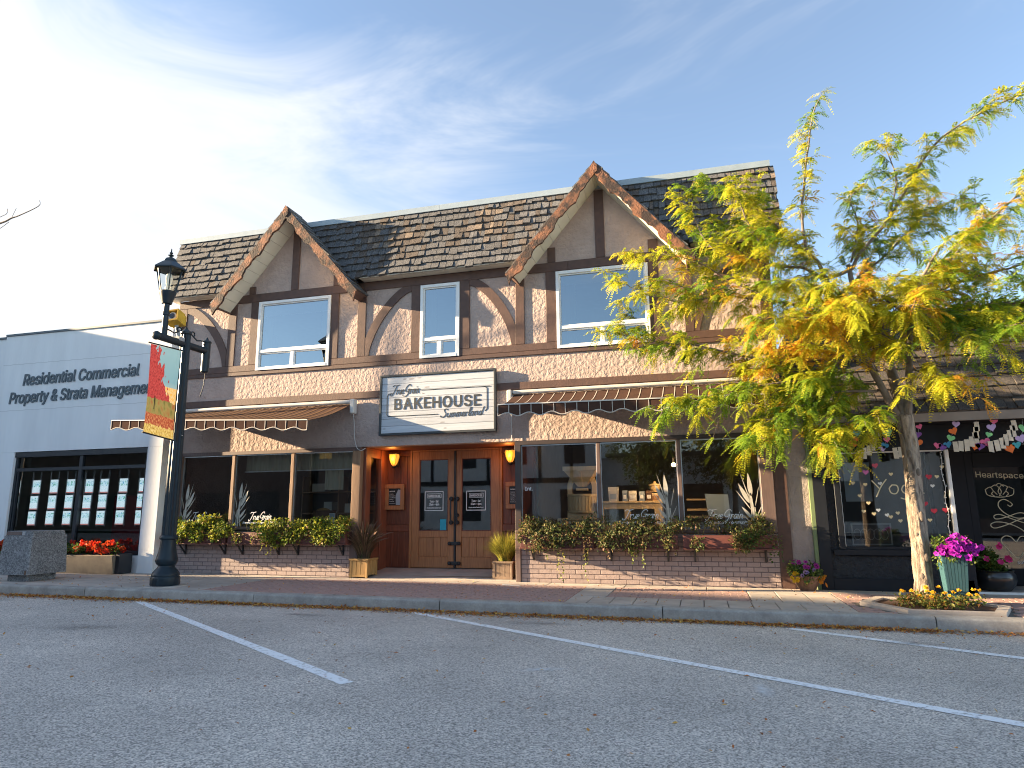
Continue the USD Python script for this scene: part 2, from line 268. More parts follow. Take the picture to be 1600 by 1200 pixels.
    def lathe(s, prof, c, n=24, flute=0, fd=0.0, rot=0.0):
        """prof: (radius, z) upwards; c: centre of the base"""
        ang = np.arange(n)*2*PI/n + rot; P_ = np.array(prof, float)
        k = 1 - (fd*(0.5+0.5*np.cos(flute*ang)) if flute else 0)*np.ones(n)
        v = np.stack([np.outer(P_[:, 0], np.cos(ang)*k), np.outer(P_[:, 0], np.sin(ang)*k), np.repeat(P_[:, 1:2], n, 1)], -1).reshape(-1, 3) + np.asarray(c, float)
        m = len(P_); i, j = np.meshgrid(np.arange(m-1), np.arange(n), indexing='ij')
        q = np.stack([i*n+j, i*n+(j+1) % n, (i+1)*n+(j+1) % n, (i+1)*n+j], -1).reshape(-1, 4)
        return s.add(v, q)
    def sphere(s, c, r, sub=1):
        m = trimesh.creation.icosphere(sub, 1.0); return s.add(np.array(m.vertices)*np.asarray(r)+np.asarray(c), m.faces)
    def leaves(s, P, D, N, L, W, C, fold=0.15):
        """diamond leaves: base P, direction D, normal N, length L, width W, colour C"""
        P, D, N = (np.asarray(q, float) for q in (P, D, N)); n = len(P)
        D = D/(np.linalg.norm(D, axis=1, keepdims=True)+1e-9); S = np.cross(D, N); S /= np.linalg.norm(S, axis=1, keepdims=True)+1e-9; N2 = np.cross(S, D)
        L = np.broadcast_to(L, (n,))[:, None]; W = np.broadcast_to(W, (n,))[:, None]
        v = np.stack([P, P+D*L*0.45+S*W/2+N2*W*fold, P+D*L, P+D*L*0.45-S*W/2+N2*W*fold], 1).reshape(-1, 3)
        b = np.arange(n)[:, None]*4
        f = np.vstack([b+np.array([[0, 1, 2]]), b+np.array([[0, 2, 3]])])
        return s.add(v, f, np.repeat(np.asarray(C, float).reshape(-1, 3) if np.ndim(C) == 2 else np.tile(C, (n, 1)), 4, 0))
    def ribbon(s, pts, w, side, C):
        """a grass blade tapering to its tip"""
        p = np.asarray(pts, float); n = len(p); ww = w*(1-np.linspace(0, 1, n)**1.5)[:, None]; side = np.asarray(side, float)
        v = np.concatenate([p-side*ww/2, p+side*ww/2]); i = np.arange(n-1)
        f = np.stack([i, i+1, n+i+1, n+i], 1)
        return s.add(v, f, C)
    def mesh(s): return np.vstack(s.v), np.vstack(s.f)
    def ok(s): return s.n > 0

_used = {}
def newpath(name, parent):
    base = parent + '/' + name; k = _used.get(base, 0); _used[base] = k+1
    return base if k == 0 else f'{base}_{k:03d}'
def put(path, mb, m, smooth, off=(0, 0, 0)):
    v, f = mb.mesh(); v = v - np.asarray(off)
    msh = usdkit.mesh(stage, path, (v, f), m, smooth)
    if mb.c:
        c = np.vstack(mb.c)
        UsdGeom.PrimvarsAPI(msh).CreatePrimvar('tone', Sdf.ValueTypeNames.Color3fArray, 'vertex').Set(Vt.Vec3fArray.FromNumpy(c.astype(np.float32)))
    return msh.GetPrim()
def tagp(p, label=None, cat=None, group=None, kind=None):
    for k, v in (('label', label), ('category', cat), ('group', group), ('kind', kind)):
        if v: p.SetCustomDataByKey(k, v)
class Thing:
    def __init__(s, name, label, cat, group=None, loc=(0, 0, 0), kind=None):
        s.path = newpath(name, '/World'); s.loc = np.asarray(loc, float)
        x = UsdGeom.Xform.Define(stage, s.path); x.AddTranslateOp().Set(Gf.Vec3d(*map(float, loc)))
        tagp(x.GetPrim(), label, cat, group, kind)
    def part(s, name, mb, m, smooth=False, label=None, parent=None, kind=None):
        if not mb.ok(): return None
        p = put(newpath(name, parent or s.path), mb, m, smooth, s.loc)
        tagp(p, label, None, None, kind)
        return str(p.GetPath())
def single(name, mb, m, label=None, cat=None, group=None, kind=None, smooth=False):
    p = put(newpath(name, '/World'), mb, m, smooth); tagp(p, label, cat, group, kind); return str(p.GetPath())
def struct(name, mb, m, smooth=False): return single(name, mb, m, kind='structure', smooth=smooth)
def bx(*a): return MB().box(*a)
def cb(*a, c=0.006): return MB().cbox(*a, c=c)
XZ = lambda p: (p[0], -p[2], p[1])              # (u, v, d): facade plane, d towards the street
def xz(y): return lambda p: (p[0], y-p[2], p[1])
def unit(v): v = np.asarray(v, float); return v/np.linalg.norm(v)
def rot2(a): return np.array([[math.cos(a), -math.sin(a)], [math.sin(a), math.cos(a)]])

def text(mb, s, x0, x1, z, h, y, depth=0.004, bold=False, shear=0.0, slope=0.0):
    m = meshkit.text_mesh(s, h, depth, bold); v = np.array(m.vertices); w = v[:, 0].max()-v[:, 0].min(); sx = (x1-x0)/w if x1 else 1.0
    X = x0 + (v[:, 0]-v[:, 0].min())*sx; Z = z + v[:, 1] + slope*(X-x0)
    return mb.add(np.stack([X+shear*v[:, 1], y-v[:, 2], Z], 1), m.faces)
def spaced(mb, s, x0, x1, z, h, y, depth, gap, bold=True):
    ms = [np.array(meshkit.text_mesh(c, h, depth, bold).vertices) for c in s]; fs = [meshkit.text_mesh(c, h, depth, bold).faces for c in s]
    ws = [v[:, 0].max()-v[:, 0].min() for v in ms]; k = (x1-x0-gap*(len(s)-1))/sum(ws); x = x0
    for v, f, w in zip(ms, fs, ws):
        mb.add(np.stack([x+(v[:, 0]-v[:, 0].min())*k, y-v[:, 2], z+v[:, 1]], 1), f); x += w*k+gap
    return mb
def cr(pts, n=6):
    p = np.array(pts, float)
    if len(p) < 3: return p
    q = np.vstack([2*p[0]-p[1], p, 2*p[-1]-p[-2]]); out = []
    for i in range(1, len(q)-2):
        for t in np.linspace(0, 1, n, endpoint=False):
            a, b, c, d = q[i-1], q[i], q[i+1], q[i+2]
            out.append(0.5*((2*b)+(-a+c)*t+(2*a-5*b+4*c-d)*t*t+(-a+3*b-3*c+d)*t**3))
    out.append(p[-1]); return np.array(out)
GL = {'T': (1.15, [[(-.25, 1.75), (.1, 2.05), (.6, 1.95), (1.45, 2.1)], [(.8, 1.95), (.6, 1.2), (.4, .35), (.1, -.25), (-.3, -.25), (-.35, .1)]]),
      'r': (.62, [[(0, 1.0), (.05, .5), (.02, 0)], [(.05, .55), (.25, .95), (.5, .9)]]),
      'u': (.75, [[(0, 1), (0, .3), (.18, 0), (.42, .15), (.55, .9)], [(.55, 1), (.53, .2), (.7, .05)]]),
      'e': (.62, [[(.05, .45), (.38, .55), (.42, .9), (.2, 1.0), (.02, .6), (.08, .1), (.32, .02), (.55, .25)]]),
      'G': (1.45, [[(1.25, 1.7), (.95, 2.1), (.45, 1.9), (.1, 1.2), (.25, .55), (.7, .45), (1.1, .85), (1.15, 1.05), (.75, 1.0)], [(1.12, .9), (.95, -.2), (.4, -.55), (-.3, -.35)]]),
      'a': (.75, [[(.52, .9), (.22, 1), (0, .5), (.12, .05), (.36, .12), (.52, .65)], [(.55, 1), (.52, .2), (.7, .05)]]),
      'i': (.35, [[(.05, 1), (.03, .2), (.2, .05)], [(.12, 1.4), (.17, 1.47)]]),
      'n': (.8, [[(0, 0), (.08, 1)], [(.06, .6), (.3, 1), (.5, .9), (.5, .2), (.68, .05)]]),
      'S': (1.1, [[(.95, 1.75), (.65, 2.1), (.3, 1.8), (.5, 1.3), (.78, .8), (.5, .1), (0, .1), (-.2, .45)]]),
      'm': (1.05, [[(0, 0), (.08, 1)], [(.06, .6), (.25, 1), (.4, .9), (.4, 0)], [(.4, .6), (.6, 1), (.76, .9), (.75, .2), (.95, .05)]]),
      'l': (.42, [[(0, .2), (.3, 1.5), (.28, 2), (.1, 1.9), (.02, .6), (.12, .05), (.38, .15)]]),
      'd': (.85, [[(.52, .9), (.22, 1), (0, .5), (.12, .05), (.36, .12), (.52, .65)], [(.68, 2.0), (.55, .8), (.55, .2), (.8, .2)]]), ' ': (.15, [])}
def script(mb, s, x0, x1, z, h, y, w=0.010, depth=0.004, shear=0.28, slope=0.0):
    strokes, x = [], 0.0
    for ch in s:
        adv, st = GL[ch]
        for q in st: strokes.append(cr([(x+a, b) for a, b in q], 5))
        x += adv
    sx = (x1-x0)/x; sz = h/2.0; shapes = []
    for q in strokes:
        pts = [(x0+a*sx+shear*b*sz, z+b*sz+slope*a*sx) for a, b in q]; shapes.append(LineString(pts).buffer(w/2, quad_segs=2))
    return mb.prism(union_all(shapes), xz(y), 0, depth)
def line(mb, pts, w, y, depth=0.004, smooth=True):
    return mb.prism(LineString(cr(pts, 6) if smooth else pts).buffer(w/2, quad_segs=2), xz(y), 0, depth)
def heart(c, w, ang=0.0):
    t = np.linspace(0, 2*PI, 26)[:-1]; x = 16*np.sin(t)**3; z = 13*np.cos(t)-5*np.cos(2*t)-2*np.cos(3*t)-np.cos(4*t)
    p = np.stack([x, z+2], 1)/32*w; p = p@rot2(ang).T
    return Polygon(p+np.asarray(c))
# ------------------------------------------------------------------ ground, road, kerb, pavement
XB = [-300, -40, -30, -20, -14, -10, -6, -2, 2, 6, 12, 20, 40, 300]
def sheet(ys, off, xs=XB):
    mb = MB(); v = [(x, y, g(x)+off) for y in ys for x in xs]; n = len(xs)
    f = [(j*n+i, j*n+i+1, (j+1)*n+i+1, (j+1)*n+i) for j in range(len(ys)-1) for i in range(n-1)]
    return mb.add(v, f)
struct('ground', sheet([-400, 400], -0.35), M['earth'])
KY = -2.47
road = struct('road', sheet([-24.0, -12, -6, KY+0.02], -0.152), M['asphalt'])
def mark(name, a, b, w, m, n=10, jit=0.006):
    a, b = np.array(a, float), np.array(b, float); t = unit(b-a); s = np.array([-t[1], t[0]])
    v = []
    for i in range(n+1):
        p = a+(b-a)*i/n
        for k in (-1, 1):
            q = p + s*k*(w/2+R.uniform(-jit, jit)); v.append((q[0], q[1], g(q[0])-0.152+0.004))
    f = [(2*i, 2*i+1, 2*i+3, 2*i+2) for i in range(n)]
    mb = MB().add(v, np.array(f)[:, ::-1] if np.cross(t, s) < 0 else f); return mb
for k, (a, b, m) in enumerate([((-8.05, -2.56), (-2.66, -6.10), 'paint'), ((-3.68, -2.60), (3.4, -6.92), 'paint'), ((0.86, -2.68), (6.0, -5.85), 'paint'), ((-12.45, -2.56), (-7.0, -6.12), 'paint')]):
    lb = ['short white parking line running from the kerb by the lamp post', 'longest white parking line crossing the foreground to the right edge', 'white parking line starting at the kerb left of the tree', 'white parking line off to the left of the litter bin'][k]
    p = put(newpath('parking_line', '/World'), mark('l', a, b, 0.115, m), M[m], False); tagp(p, lb, 'road marking', 'white parking lines', 'structure')
for nm, lb, cx, cy, rx, ry, an, mk in (('oil_stain', None, -1.9, -3.05, .85, .22, .05, 'oil'), ('oil_stain', None, -4.9, -3.15, .7, .20, -.1, 'oil'), ('oil_stain', None, 1.9, -3.3, .55, .20, 0, 'oil'), ('oil_stain', None, -10.3, -3.0, .9, .25, 0, 'oil'), ('oil_stain', None, -6.8, -4.6, .9, .35, .3, 'oil'), ('paint_smear', None, -1.35, -5.3, .40, .13, .4, 'smear'), ('paint_smear', None, .35, -5.5, .14, .42, .1, 'smear')):
    c_, s_ = math.cos(an), math.sin(an); q = [(cx+a*rx*c_-b*ry*s_, cy+a*rx*s_+b*ry*c_) for a, b in ((-1, -1), (1, -1), (1, 1), (-1, 1))]
    p = usdkit.mesh(stage, newpath(nm, '/World'), (np.array([(a, b, g(a)-.1455) for a, b in q]), np.array([[0, 1, 2], [0, 2, 3]])), M[mk], False, uv=np.array([(0, 0), (1, 0), (1, 1), (0, 1)], float)).GetPrim(); tagp(p, None, None, None, 'structure')
kerb_core = MB().add([(x, y, g(x)+z) for x in (-40, 40) for (y, z) in ((KY+.02, -.4), (KY+.15, -.4), (KY+.15, -.02), (KY+.02, -.02))], [[0, 1, 2, 3], [4, 7, 6, 5], [0, 4, 5, 1], [1, 5, 6, 2], [2, 6, 7, 3], [3, 7, 4, 0]])
kerb = struct('kerb', kerb_core, M['sand'])
kx = [-26, -22.9, -20.5, -17.7, -14.9, -12, -9.13, -6.15, -3.35, -0.52, 2.36, 5.2, 8.1, 11, 14]
prof = [(KY, -.2), (KY, -.032), (KY+.010, -.010), (KY+.032, 0.0), (KY+.165, 0.0), (KY+.17, -.2)]
for a, b in zip(kx[:-1], kx[1:]):
    a, b = a+.006, b-.006; n = 14; xs = np.linspace(a, b, n); mb = MB()
    v = [(x, y+(R.uniform(-.007, .006) if 0 < i < 4 else 0), g(x)+z+R.uniform(-.005, .003)) for x in xs for i, (y, z) in enumerate(prof)]; m = len(prof)
    f = [(i*m+j, i*m+(j+1) % m, (i+1)*m+(j+1) % m, (i+1)*m+j) for i in range(n-1) for j in range(m)]
    mb.add(v, np.array(f)[:, ::-1]); mb.add([v[j] for j in range(m)]+[v[(n-1)*m+j] for j in range(m)], [[0, 1, 2, 3], [0, 3, 4, 5], [6, 9, 8, 7], [6, 11, 10, 9]])
    put(newpath('kerb_stone', kerb), mb, M['kerb'], 40)

walk = struct('pavement', sheet([KY+.15, -1.2, 3.0], -0.016), M['sand'])
def slab(x0, x1, y0, y1, h=0.0):
    c = .006; t = R.uniform(-.002, .002)+h
    v = [(x, y, g(x)-.014) for x, y in ((x0, y0), (x1, y0), (x1, y1), (x0, y1))]+[(x, y, g(x)+t) for x, y in ((x0+c, y0+c), (x1-c, y0+c), (x1-c, y1-c), (x0+c, y1-c))]
    return MB().add(v, [[4, 5, 6, 7], [0, 1, 5, 4], [1, 2, 6, 5], [2, 3, 7, 6], [3, 0, 4, 7]])
WELL = Polygon([(1.80, -1.55), (2.15, -2.26), (3.10, -2.26), (3.38, -1.62), (3.0, -0.98), (2.1, -0.98)])
pv = MB()
def paver(x0, x1, y0, y1):
    if WELL.intersects(sbox(x0, y0, x1, y1)):
        if WELL.buffer(.02).contains(sbox(x0, y0, x1, y1)) or True: return
    m = slab(x0, x1, y0, y1, R.uniform(-.0025, .0015)); pv.add(*m.mesh())
def slabs(x0, x1, y0, y1, wx):
    x = x0
    while x < x1-.02:
        b = min(x+wx, x1)
        if not WELL.intersects(sbox(x, y0, b, y1)): put(newpath('paving_slab', walk), slab(x+.004, b-.004, y0+.004, y1-.004), M['walk'], False)
        x = b
# left: plain concrete bays, then clay pavers with concrete header bands
slabs(-21, -7.2, -2.30, -1.32, 1.4); slabs(-21, -7.2, -1.32, -0.02, 1.4)
slabs(-7.2, 9.0, -0.42, -0.02, 1.2)
slabs(-1.75, 1.65, -2.30, -1.62, 0.285)
slabs(-1.75, -1.3, -1.62, -0.42, 0.45); slabs(0.55, 1.65, -1.62, -0.42, 0.366)
def rows(x0, x1, y0, y1, k0=0):
    y, k = y0, k0
    while y < y1-.04:
        x = x0-(.1 if k % 2 else 0)
        while x < x1:
            a, b = max(x, x0), min(x+.2, x1)
            if b-a > .03: paver(a+.006, b-.006, y+.006, min(y+.1, y1)-.006)
            x += .2
        y += .1; k += 1
rows(-7.2, -1.75, -2.30, -0.42); rows(-1.3, 0.55, -1.62, -0.42); rows(1.65, 9.0, -2.30, -0.42)
tagp(put(newpath('paver', walk), pv, M['paver'], False), None, None, None, 'stuff')

# tree well
wc = np.array(WELL.centroid.coords[0])
ring = WELL.difference(WELL.buffer(-0.11, join_style=2))
tw = Thing('tree_well', 'six sided concrete edging round the mulch bed under the street tree', 'tree well', loc=(wc[0], wc[1], g(wc[0])))
tw.part('edging', MB().prism(ring, lambda p: (p[0], p[1], g(p[0])+p[2]), -.02, 0.035), M['walk'], 30)
tw.part('mulch_bed', MB().prism(WELL.buffer(-0.10, join_style=2), lambda p: (p[0], p[1], g(p[0])+p[2]), -.02, 0.012), M['mulch'])

# fallen leaves along the kerb
fl = MB(); n = 21000
x = NR.uniform(-17, 11, n); e = NR.exponential(0.075, n); y = KY-0.015-e*(0.7+0.9*meshkit.noise(np.stack([x*.9, 0*x, 0*x], 1)))
far = NR.rand(n) < 0.035; y[far] = NR.uniform(-7.5, -2.6, far.sum())
up = NR.rand(n) < 0.05; y[up] = NR.uniform(-2.4, -0.1, up.sum())
z = np.array([g(a) for a in x])-0.143+NR.rand(n)*0.02*(~far)
z[up] = np.array([g(a) for a in x[up]])+.006
D = np.stack([NR.randn(n), NR.randn(n), NR.randn(n)*.25], 1); N = np.stack([NR.randn(n)*.35, NR.randn(n)*.35, np.ones(n)], 1)
pal = np.array([(.50, .19, .045), (.42, .14, .035), (.58, .28, .06), (.26, .10, .04), (.62, .38, .09)])
keep = meshkit.noise(np.stack([x*1.6, 0*x+3, 0*x], 1)) > 0.16
keep = keep | far | up | (NR.rand(n) < .4)
fl.leaves(np.stack([x, y, z], 1)[keep], D[keep], N[keep], NR.uniform(.022, .05, n)[keep], NR.uniform(.013, .026, n)[keep], pal[NR.randint(0, 5, n)][keep])
single('fallen_leaves', fl, M['dry'], 'brown and orange fallen leaves drifted along the kerb', 'fallen leaves', None, 'stuff')

# ------------------------------------------------------------------ white office building (left)
WX0, WX1, WY = -14.34, -9.98, -0.25
wb = Thing('office_building', 'low white flat roofed office with grey lettering above its shop window', 'building', loc=(-12.3, 4, g(-12)))
wall = MB().box(WX0, WX1, WY, -.036, 2.42, 4.94).box(-10.33, WX1, WY, -.036, g(-10)-.1, 2.418).box(WX0, -13.70, WY, -.036, g(-14)-.1, 2.418)
wall.box(-22, WX0-.003, -0.16, -.036, g(-14)-.1, 4.92).box(-10.3, -10.1, -.034, 8, -.1, 4.90).box(-22, -21.8, -.034, 8, -.1, 4.90).box(-22, -10.1, 8.003, 8.2, -.1, 4.90).box(-21.79, -10.31, -.034, 8, 4.6, 4.75)
wb.part('wall', wall, M['white'])
wb.part('coping', MB().box(-22.02, WX0, -.19, .0, 4.923, 4.965).box(WX0+.002, WX1+.015, WY-.025, -.03, 4.943, 4.985), M['letter'])
wb.part('wall_joint', MB().box(WX0+.01, WX1-.01, WY-.002, WY+.01, 4.30, 4.304).box(WX0+.01, WX1-.01, WY-.002, WY+.01, 3.30, 3.304), M['grey'])
lt = MB(); text(lt, 'Residential Commercial', -13.70, -10.71, 3.99-.16, 0.235, WY, 0.022, True, 0.10, 0.012)
wb.part('lettering', lt, M['letter'])
lt = MB(); text(lt, 'Property & Strata Management', -14.02, -9.95-.32, 3.62-.17, 0.235, WY, 0.022, True, 0.10, 0.012)
wb.part('lettering', lt, M['letter'])
fy0, fy1 = -0.20, -0.13
wf = wb.part('window_frame', MB().box(-13.697, -10.333, fy0-.03, fy1, 2.31, 2.417), M['darkframe'])
for (x0, x1, z0, z1) in [(-13.697, -13.645, .36, 2.308), (-12.03, -11.95, .36, 2.308), (-10.40, -10.333, .36, 2.308), (-13.644, -12.032, 2.02, 2.085), (-11.948, -10.402, 2.02, 2.085), (-13.644, -12.032, .36, .44), (-11.948, -10.402, .36, .44), (-13.61, -13.59, .44, 2.02)]:
    wb.part('frame_bar', bx(x0, x1, fy0, fy1, z0, z1), M['darkframe'], parent=wf)
wb.part('sill_wall', bx(-13.697, -10.333, -.20, -.04, g(-12)-.1, .357), M['white'])
for (x0, x1, z0, z1) in [(-13.645, -12.03, .44, 2.02), (-11.95, -10.40, .44, 2.02), (-13.645, -12.03, 2.085, 2.31), (-11.95, -10.40, 2.085, 2.31)]:
    wb.part('pane', sheet_xz(x0, x1, -.165, z0, z1), M['glassd'], parent=wf)
wb.part('interior', MB().box(-21.6, -10.32, 3.2, 3.3, 0, 2.9).box(-21.6, -10.32, -.03, 3.2, 2.75, 2.85).box(-14.6, -14.5, -.03, 3.2, 0, 2.74).box(-14.49, -10.32, -.03, 3.19, 0.0, 0.06), M['roomgreen'])
wb.part('interior_panel', MB().box(-12.9, -11.1, 1.6, 1.66, .07, 1.55).box(-11.0, -10.6, 1.2, 1.3, .07, 1.2), M['roomred'])
wb.part('drain_pipe', MB().tube([(-9.92, -.05, z) for z in np.linspace(-.05, 2.45, 5)], .04, 10), M['framebrown'], 40)
CARDS = [(-13.921, 1.71), (-13.386, 1.709), (-12.918, 1.711), (-12.481, 1.711), (-12.0, 1.703), (-11.622, 1.701), (-11.147, 1.7), (-10.658, 1.699), (-13.93, 1.391), (-13.406, 1.384), (-12.928, 1.387), (-12.494, 1.392), (-12.024, 1.381), (-11.638, 1.39), (-11.168, 1.389), (-10.68, 1.391), (-13.419, 1.065), (-12.943, 1.073), (-12.502, 1.071), (-12.031, 1.068), (-11.645, 1.065), (-11.168, 1.07), (-10.688, 1.067)]
CARDS = [(x*10.9/11.08, 1.1+(z-1.1)*10.9/11.08) for x, z in CARDS]
CY = -0.115
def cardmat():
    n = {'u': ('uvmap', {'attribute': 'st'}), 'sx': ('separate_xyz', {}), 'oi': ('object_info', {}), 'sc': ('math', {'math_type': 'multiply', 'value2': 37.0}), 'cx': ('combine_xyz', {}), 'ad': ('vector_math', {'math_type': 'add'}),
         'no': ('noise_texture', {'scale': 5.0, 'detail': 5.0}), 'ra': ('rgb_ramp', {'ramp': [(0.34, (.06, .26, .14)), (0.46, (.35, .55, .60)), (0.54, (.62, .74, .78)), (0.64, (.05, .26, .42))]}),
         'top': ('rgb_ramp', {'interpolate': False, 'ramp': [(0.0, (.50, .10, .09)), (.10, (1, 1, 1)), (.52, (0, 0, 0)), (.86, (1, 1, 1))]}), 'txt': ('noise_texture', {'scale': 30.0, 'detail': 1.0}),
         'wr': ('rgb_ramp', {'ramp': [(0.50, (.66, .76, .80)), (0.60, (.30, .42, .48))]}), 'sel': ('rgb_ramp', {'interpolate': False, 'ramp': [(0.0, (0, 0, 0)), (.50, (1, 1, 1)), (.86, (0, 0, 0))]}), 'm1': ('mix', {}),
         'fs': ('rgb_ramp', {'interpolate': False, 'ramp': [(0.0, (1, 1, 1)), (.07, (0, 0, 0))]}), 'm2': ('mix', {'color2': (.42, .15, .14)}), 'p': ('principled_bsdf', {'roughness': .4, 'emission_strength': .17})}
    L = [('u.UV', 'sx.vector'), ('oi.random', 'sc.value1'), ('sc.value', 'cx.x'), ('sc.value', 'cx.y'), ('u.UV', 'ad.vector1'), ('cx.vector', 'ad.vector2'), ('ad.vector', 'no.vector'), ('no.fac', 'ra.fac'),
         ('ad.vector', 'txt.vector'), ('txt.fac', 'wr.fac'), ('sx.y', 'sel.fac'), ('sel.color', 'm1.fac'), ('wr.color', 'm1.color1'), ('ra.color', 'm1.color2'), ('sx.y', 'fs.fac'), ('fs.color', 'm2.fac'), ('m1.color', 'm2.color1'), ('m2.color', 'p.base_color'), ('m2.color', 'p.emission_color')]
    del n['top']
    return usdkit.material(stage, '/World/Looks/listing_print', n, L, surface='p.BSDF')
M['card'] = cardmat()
def quadmesh(path, pts, m):
    msh = usdkit.mesh(stage, path, (np.array(pts, float), np.array([[0, 1, 2], [0, 2, 3]])), m, False, uv=np.array([(0, 0), (1, 0), (1, 1), (0, 1)], float)); return msh.GetPrim()
cname = ['first', 'second', 'third', 'fourth', 'fifth', 'sixth', 'seventh', 'eighth']
for i, (x, z) in enumerate(CARDS):
    row = ['top row', 'middle row', 'bottom row'][0 if i < 8 else 1 if i < 16 else 2]; col = i % 8 if i < 16 else i-16+1
    t = Thing('listing_card', f'backlit white property listing hanging in the office window, {row}, {cname[col]} column from the left', 'poster', 'backlit listings hanging in the office window', (x, CY, z))
    t.part('frame', bx(x-.105, x+.11, CY+.001, CY+.015, z-.145, z+.145), M['steel'])
    quadmesh(newpath('sheet', t.path), np.array([(x-.095, CY-.002, z-.135), (x+.095, CY-.002, z-.135), (x+.095, CY-.002, z+.135), (x-.095, CY-.002, z+.135)])-t.loc, M['card'])
hw = MB()
for x in sorted({round(c[0], 2) for c in CARDS}): hw.tube([(x-.10, CY+.008, .9), (x-.10, CY+.008, 2.0)], .002, 4); hw.tube([(x+.105, CY+.008, .9), (x+.105, CY+.008, 2.0)], .002, 4)
wb.part('hanging_wires', hw, M['steel'])

# ------------------------------------------------------------------ bakehouse
bh = Thing('bakehouse_building', 'two storey mock Tudor bakery with stucco walls, dark timbers and shingled mansard', 'building', loc=(-4.4, 4, g(-4)))
X0, X1 = -10.06, 1.26
WIN = [(-8.18, -6.59), (-4.75, -3.99), (-2.22, -0.64)]; ZT, ZB = 5.22, 3.84
wallp = sbox(X0, 2.29, X1, 5.40)
for a, b in WIN: wallp = wallp.difference(sbox(a, ZB, b, ZT))
CX = (-7.40, -1.43); HWD, ZAP, ZEND = 1.56, 6.97, 5.155; SL = (ZAP-ZEND)/HWD
for c in CX:
    zz = 0.20
    wallp = wallp.union(Polygon([(c-1.50, 5.40-.001), (c+1.50, 5.40-.001), (c+.0+ (ZAP-zz-5.40)/SL*0, ZAP-zz)]).intersection(Polygon([(c-(ZAP-zz-5.40)/SL, 5.399), (c+(ZAP-zz-5.40)/SL, 5.399), (c, ZAP-zz)])))
stw = bh.part('stucco_wall', MB().prism(wallp, xz(0.0), -0.2, 0.0), M['stucco'])
bh.part('pier', MB().box(X0, -9.775, .0, .2, g(-10)-.1, 2.288), M['framebrown'])
bh.part('pier', MB().box(1.075, X1, .0, .2, g(1)-.1, 2.288).box(1.10, X1+.012, -.03, -.003, 2.292, 5.2), M['timber'])
yw = bh.part('yard_wall', MB().box(X1+.002, 1.56, .04, .3, g(1)-.1, 2.96), M['stucco_pier'])
bh.part('green_strip', MB().box(1.562, 1.615, -.02, .3, g(1)-.1, 2.30), M['green'])
bh.part('side_wall', MB().box(X0, X0+.2, .202, 9, -.1, 6.6).box(X1-.2, X1, .202, 9, -.1, 6.6).box(X0, X1, 9.002, 9.2, -.1, 6.6), M['stucco_pier'])
bh.part('roof_deck', bx(X0, X1, .3, 9.0, 6.45, 6.6), M['deck'])
bh.part('interior_wall', MB().box(X0+.2, X1-.2, 4.6, 4.7, -.05, 2.7).box(X0+.2, X1-.2, .21, 4.6, 2.62, 2.72).box(-6.0, -5.9, 1.1, 4.59, .0, 2.6).box(-2.95, -2.85, 1.1, 4.59, .0, 2.6), M['room'])
bh.part('upper_room', MB().box(X0+.2, X1-.2, 3.0, 3.1, 2.75, 6.4).box(X0+.2, X1-.2, .21, 3.0, 5.42, 5.5).box(X0+.2, X1-.2, .21, 3.0, 2.74, 2.78), M['room'])
bh.part('floor_slab', bx(X0+.2, X1-.2, .21, 4.59, -.04, .035), M['floorw'])

# timbers: each board its own part, 28 mm proud
def board(x0, x1, z0, z1, d=.028, y=0.0): bh.part('timber_board', cb(x0, x1, y-d, y-.0005, z0, z1, c=.005), M['timber'])
BT = (3.765, 3.965)
segs = [(X0-.01, -8.18-.0), ]
# sill belt broken at the windows only above 3.84: lower strip runs through
board(X0-.012, -5.2, 3.765, 3.838); board(-5.197, -1.4, 3.765, 3.838); board(-1.397, X1+.012, 3.765, 3.838)
edges = [X0-.012]+[e for w in WIN for e in w]+[X1+.012]
for a, b in zip(edges[::2], edges[1::2]): board(a+(.002 if a > X0 else 0), b-(.002 if b < X1 else 0), 3.841, 3.965)
# top beam under the eaves
board(X0-.012, -5.9, 5.235, 5.398); board(-5.897, -2.0, 5.235, 5.398); board(-1.997, X1+.012, 5.235, 5.398)
for (a, b) in [(X0-.012, -9.87), (-8.87, -8.69), (-8.36, -8.185), (-6.585, -6.42), (-6.02, -5.85), (-4.93, -4.755), (-3.985, -3.80), (-2.95, -2.79), (-2.40, -2.225), (-.635, -.47), (-.09, .06)]: board(a, b, 3.967, 5.233)
board(1.08, X1+.012, 3.967, 5.233, .034)
# lower belt
board(X0-.012, -5.40, 3.175, 3.30); board(-3.36, X1+.012, 3.175, 3.30)
# boards of the gables
for c, xs in ((CX[0], [(-8.43, -8.29), (-7.49, -7.33), (-6.56, -6.42)]), (CX[1], [(-2.36, -2.22), (-1.51, -1.35), (-.62, -.46)])):
    for a, b in xs:
        m_ = (a+b)/2; z1 = ZAP-.215-SL*max(abs(a-c), abs(b-c)) if abs(m_-c) > .2 else ZAP-.21-SL*.10
        board(a, b, 5.401, z1)
# curved braces
def brace(xb, xt, z0=3.968, z1=5.232, w=.155, p=1.5):
    t = np.linspace(0, PI/2, 15); u = np.cos(t)**(2/p); v = np.sin(t)**(2/p)
    xo = xt+(xb-xt)*u; zo = z0+(z1-.02-z0)*v
    ctr = np.stack([xo, zo], 1); poly = LineString(ctr).buffer(w/2, cap_style=2).intersection(sbox(min(xb, xt)-.1, z0, max(xb, xt)+.1, z1))
    lo, hi = (xb, xt) if xb < xt else (xt, xb)
    poly = poly.intersection(sbox(lo+.003-(.0), z0, hi-.003, z1))
    bh.part('curved_brace', MB().prism(poly, xz(0), .0005, .026), M['timber'])
brace(-8.87-.003+.0, -9.87); brace(-5.85, -4.93); brace(-2.95, -3.80); brace(.06, 1.08)

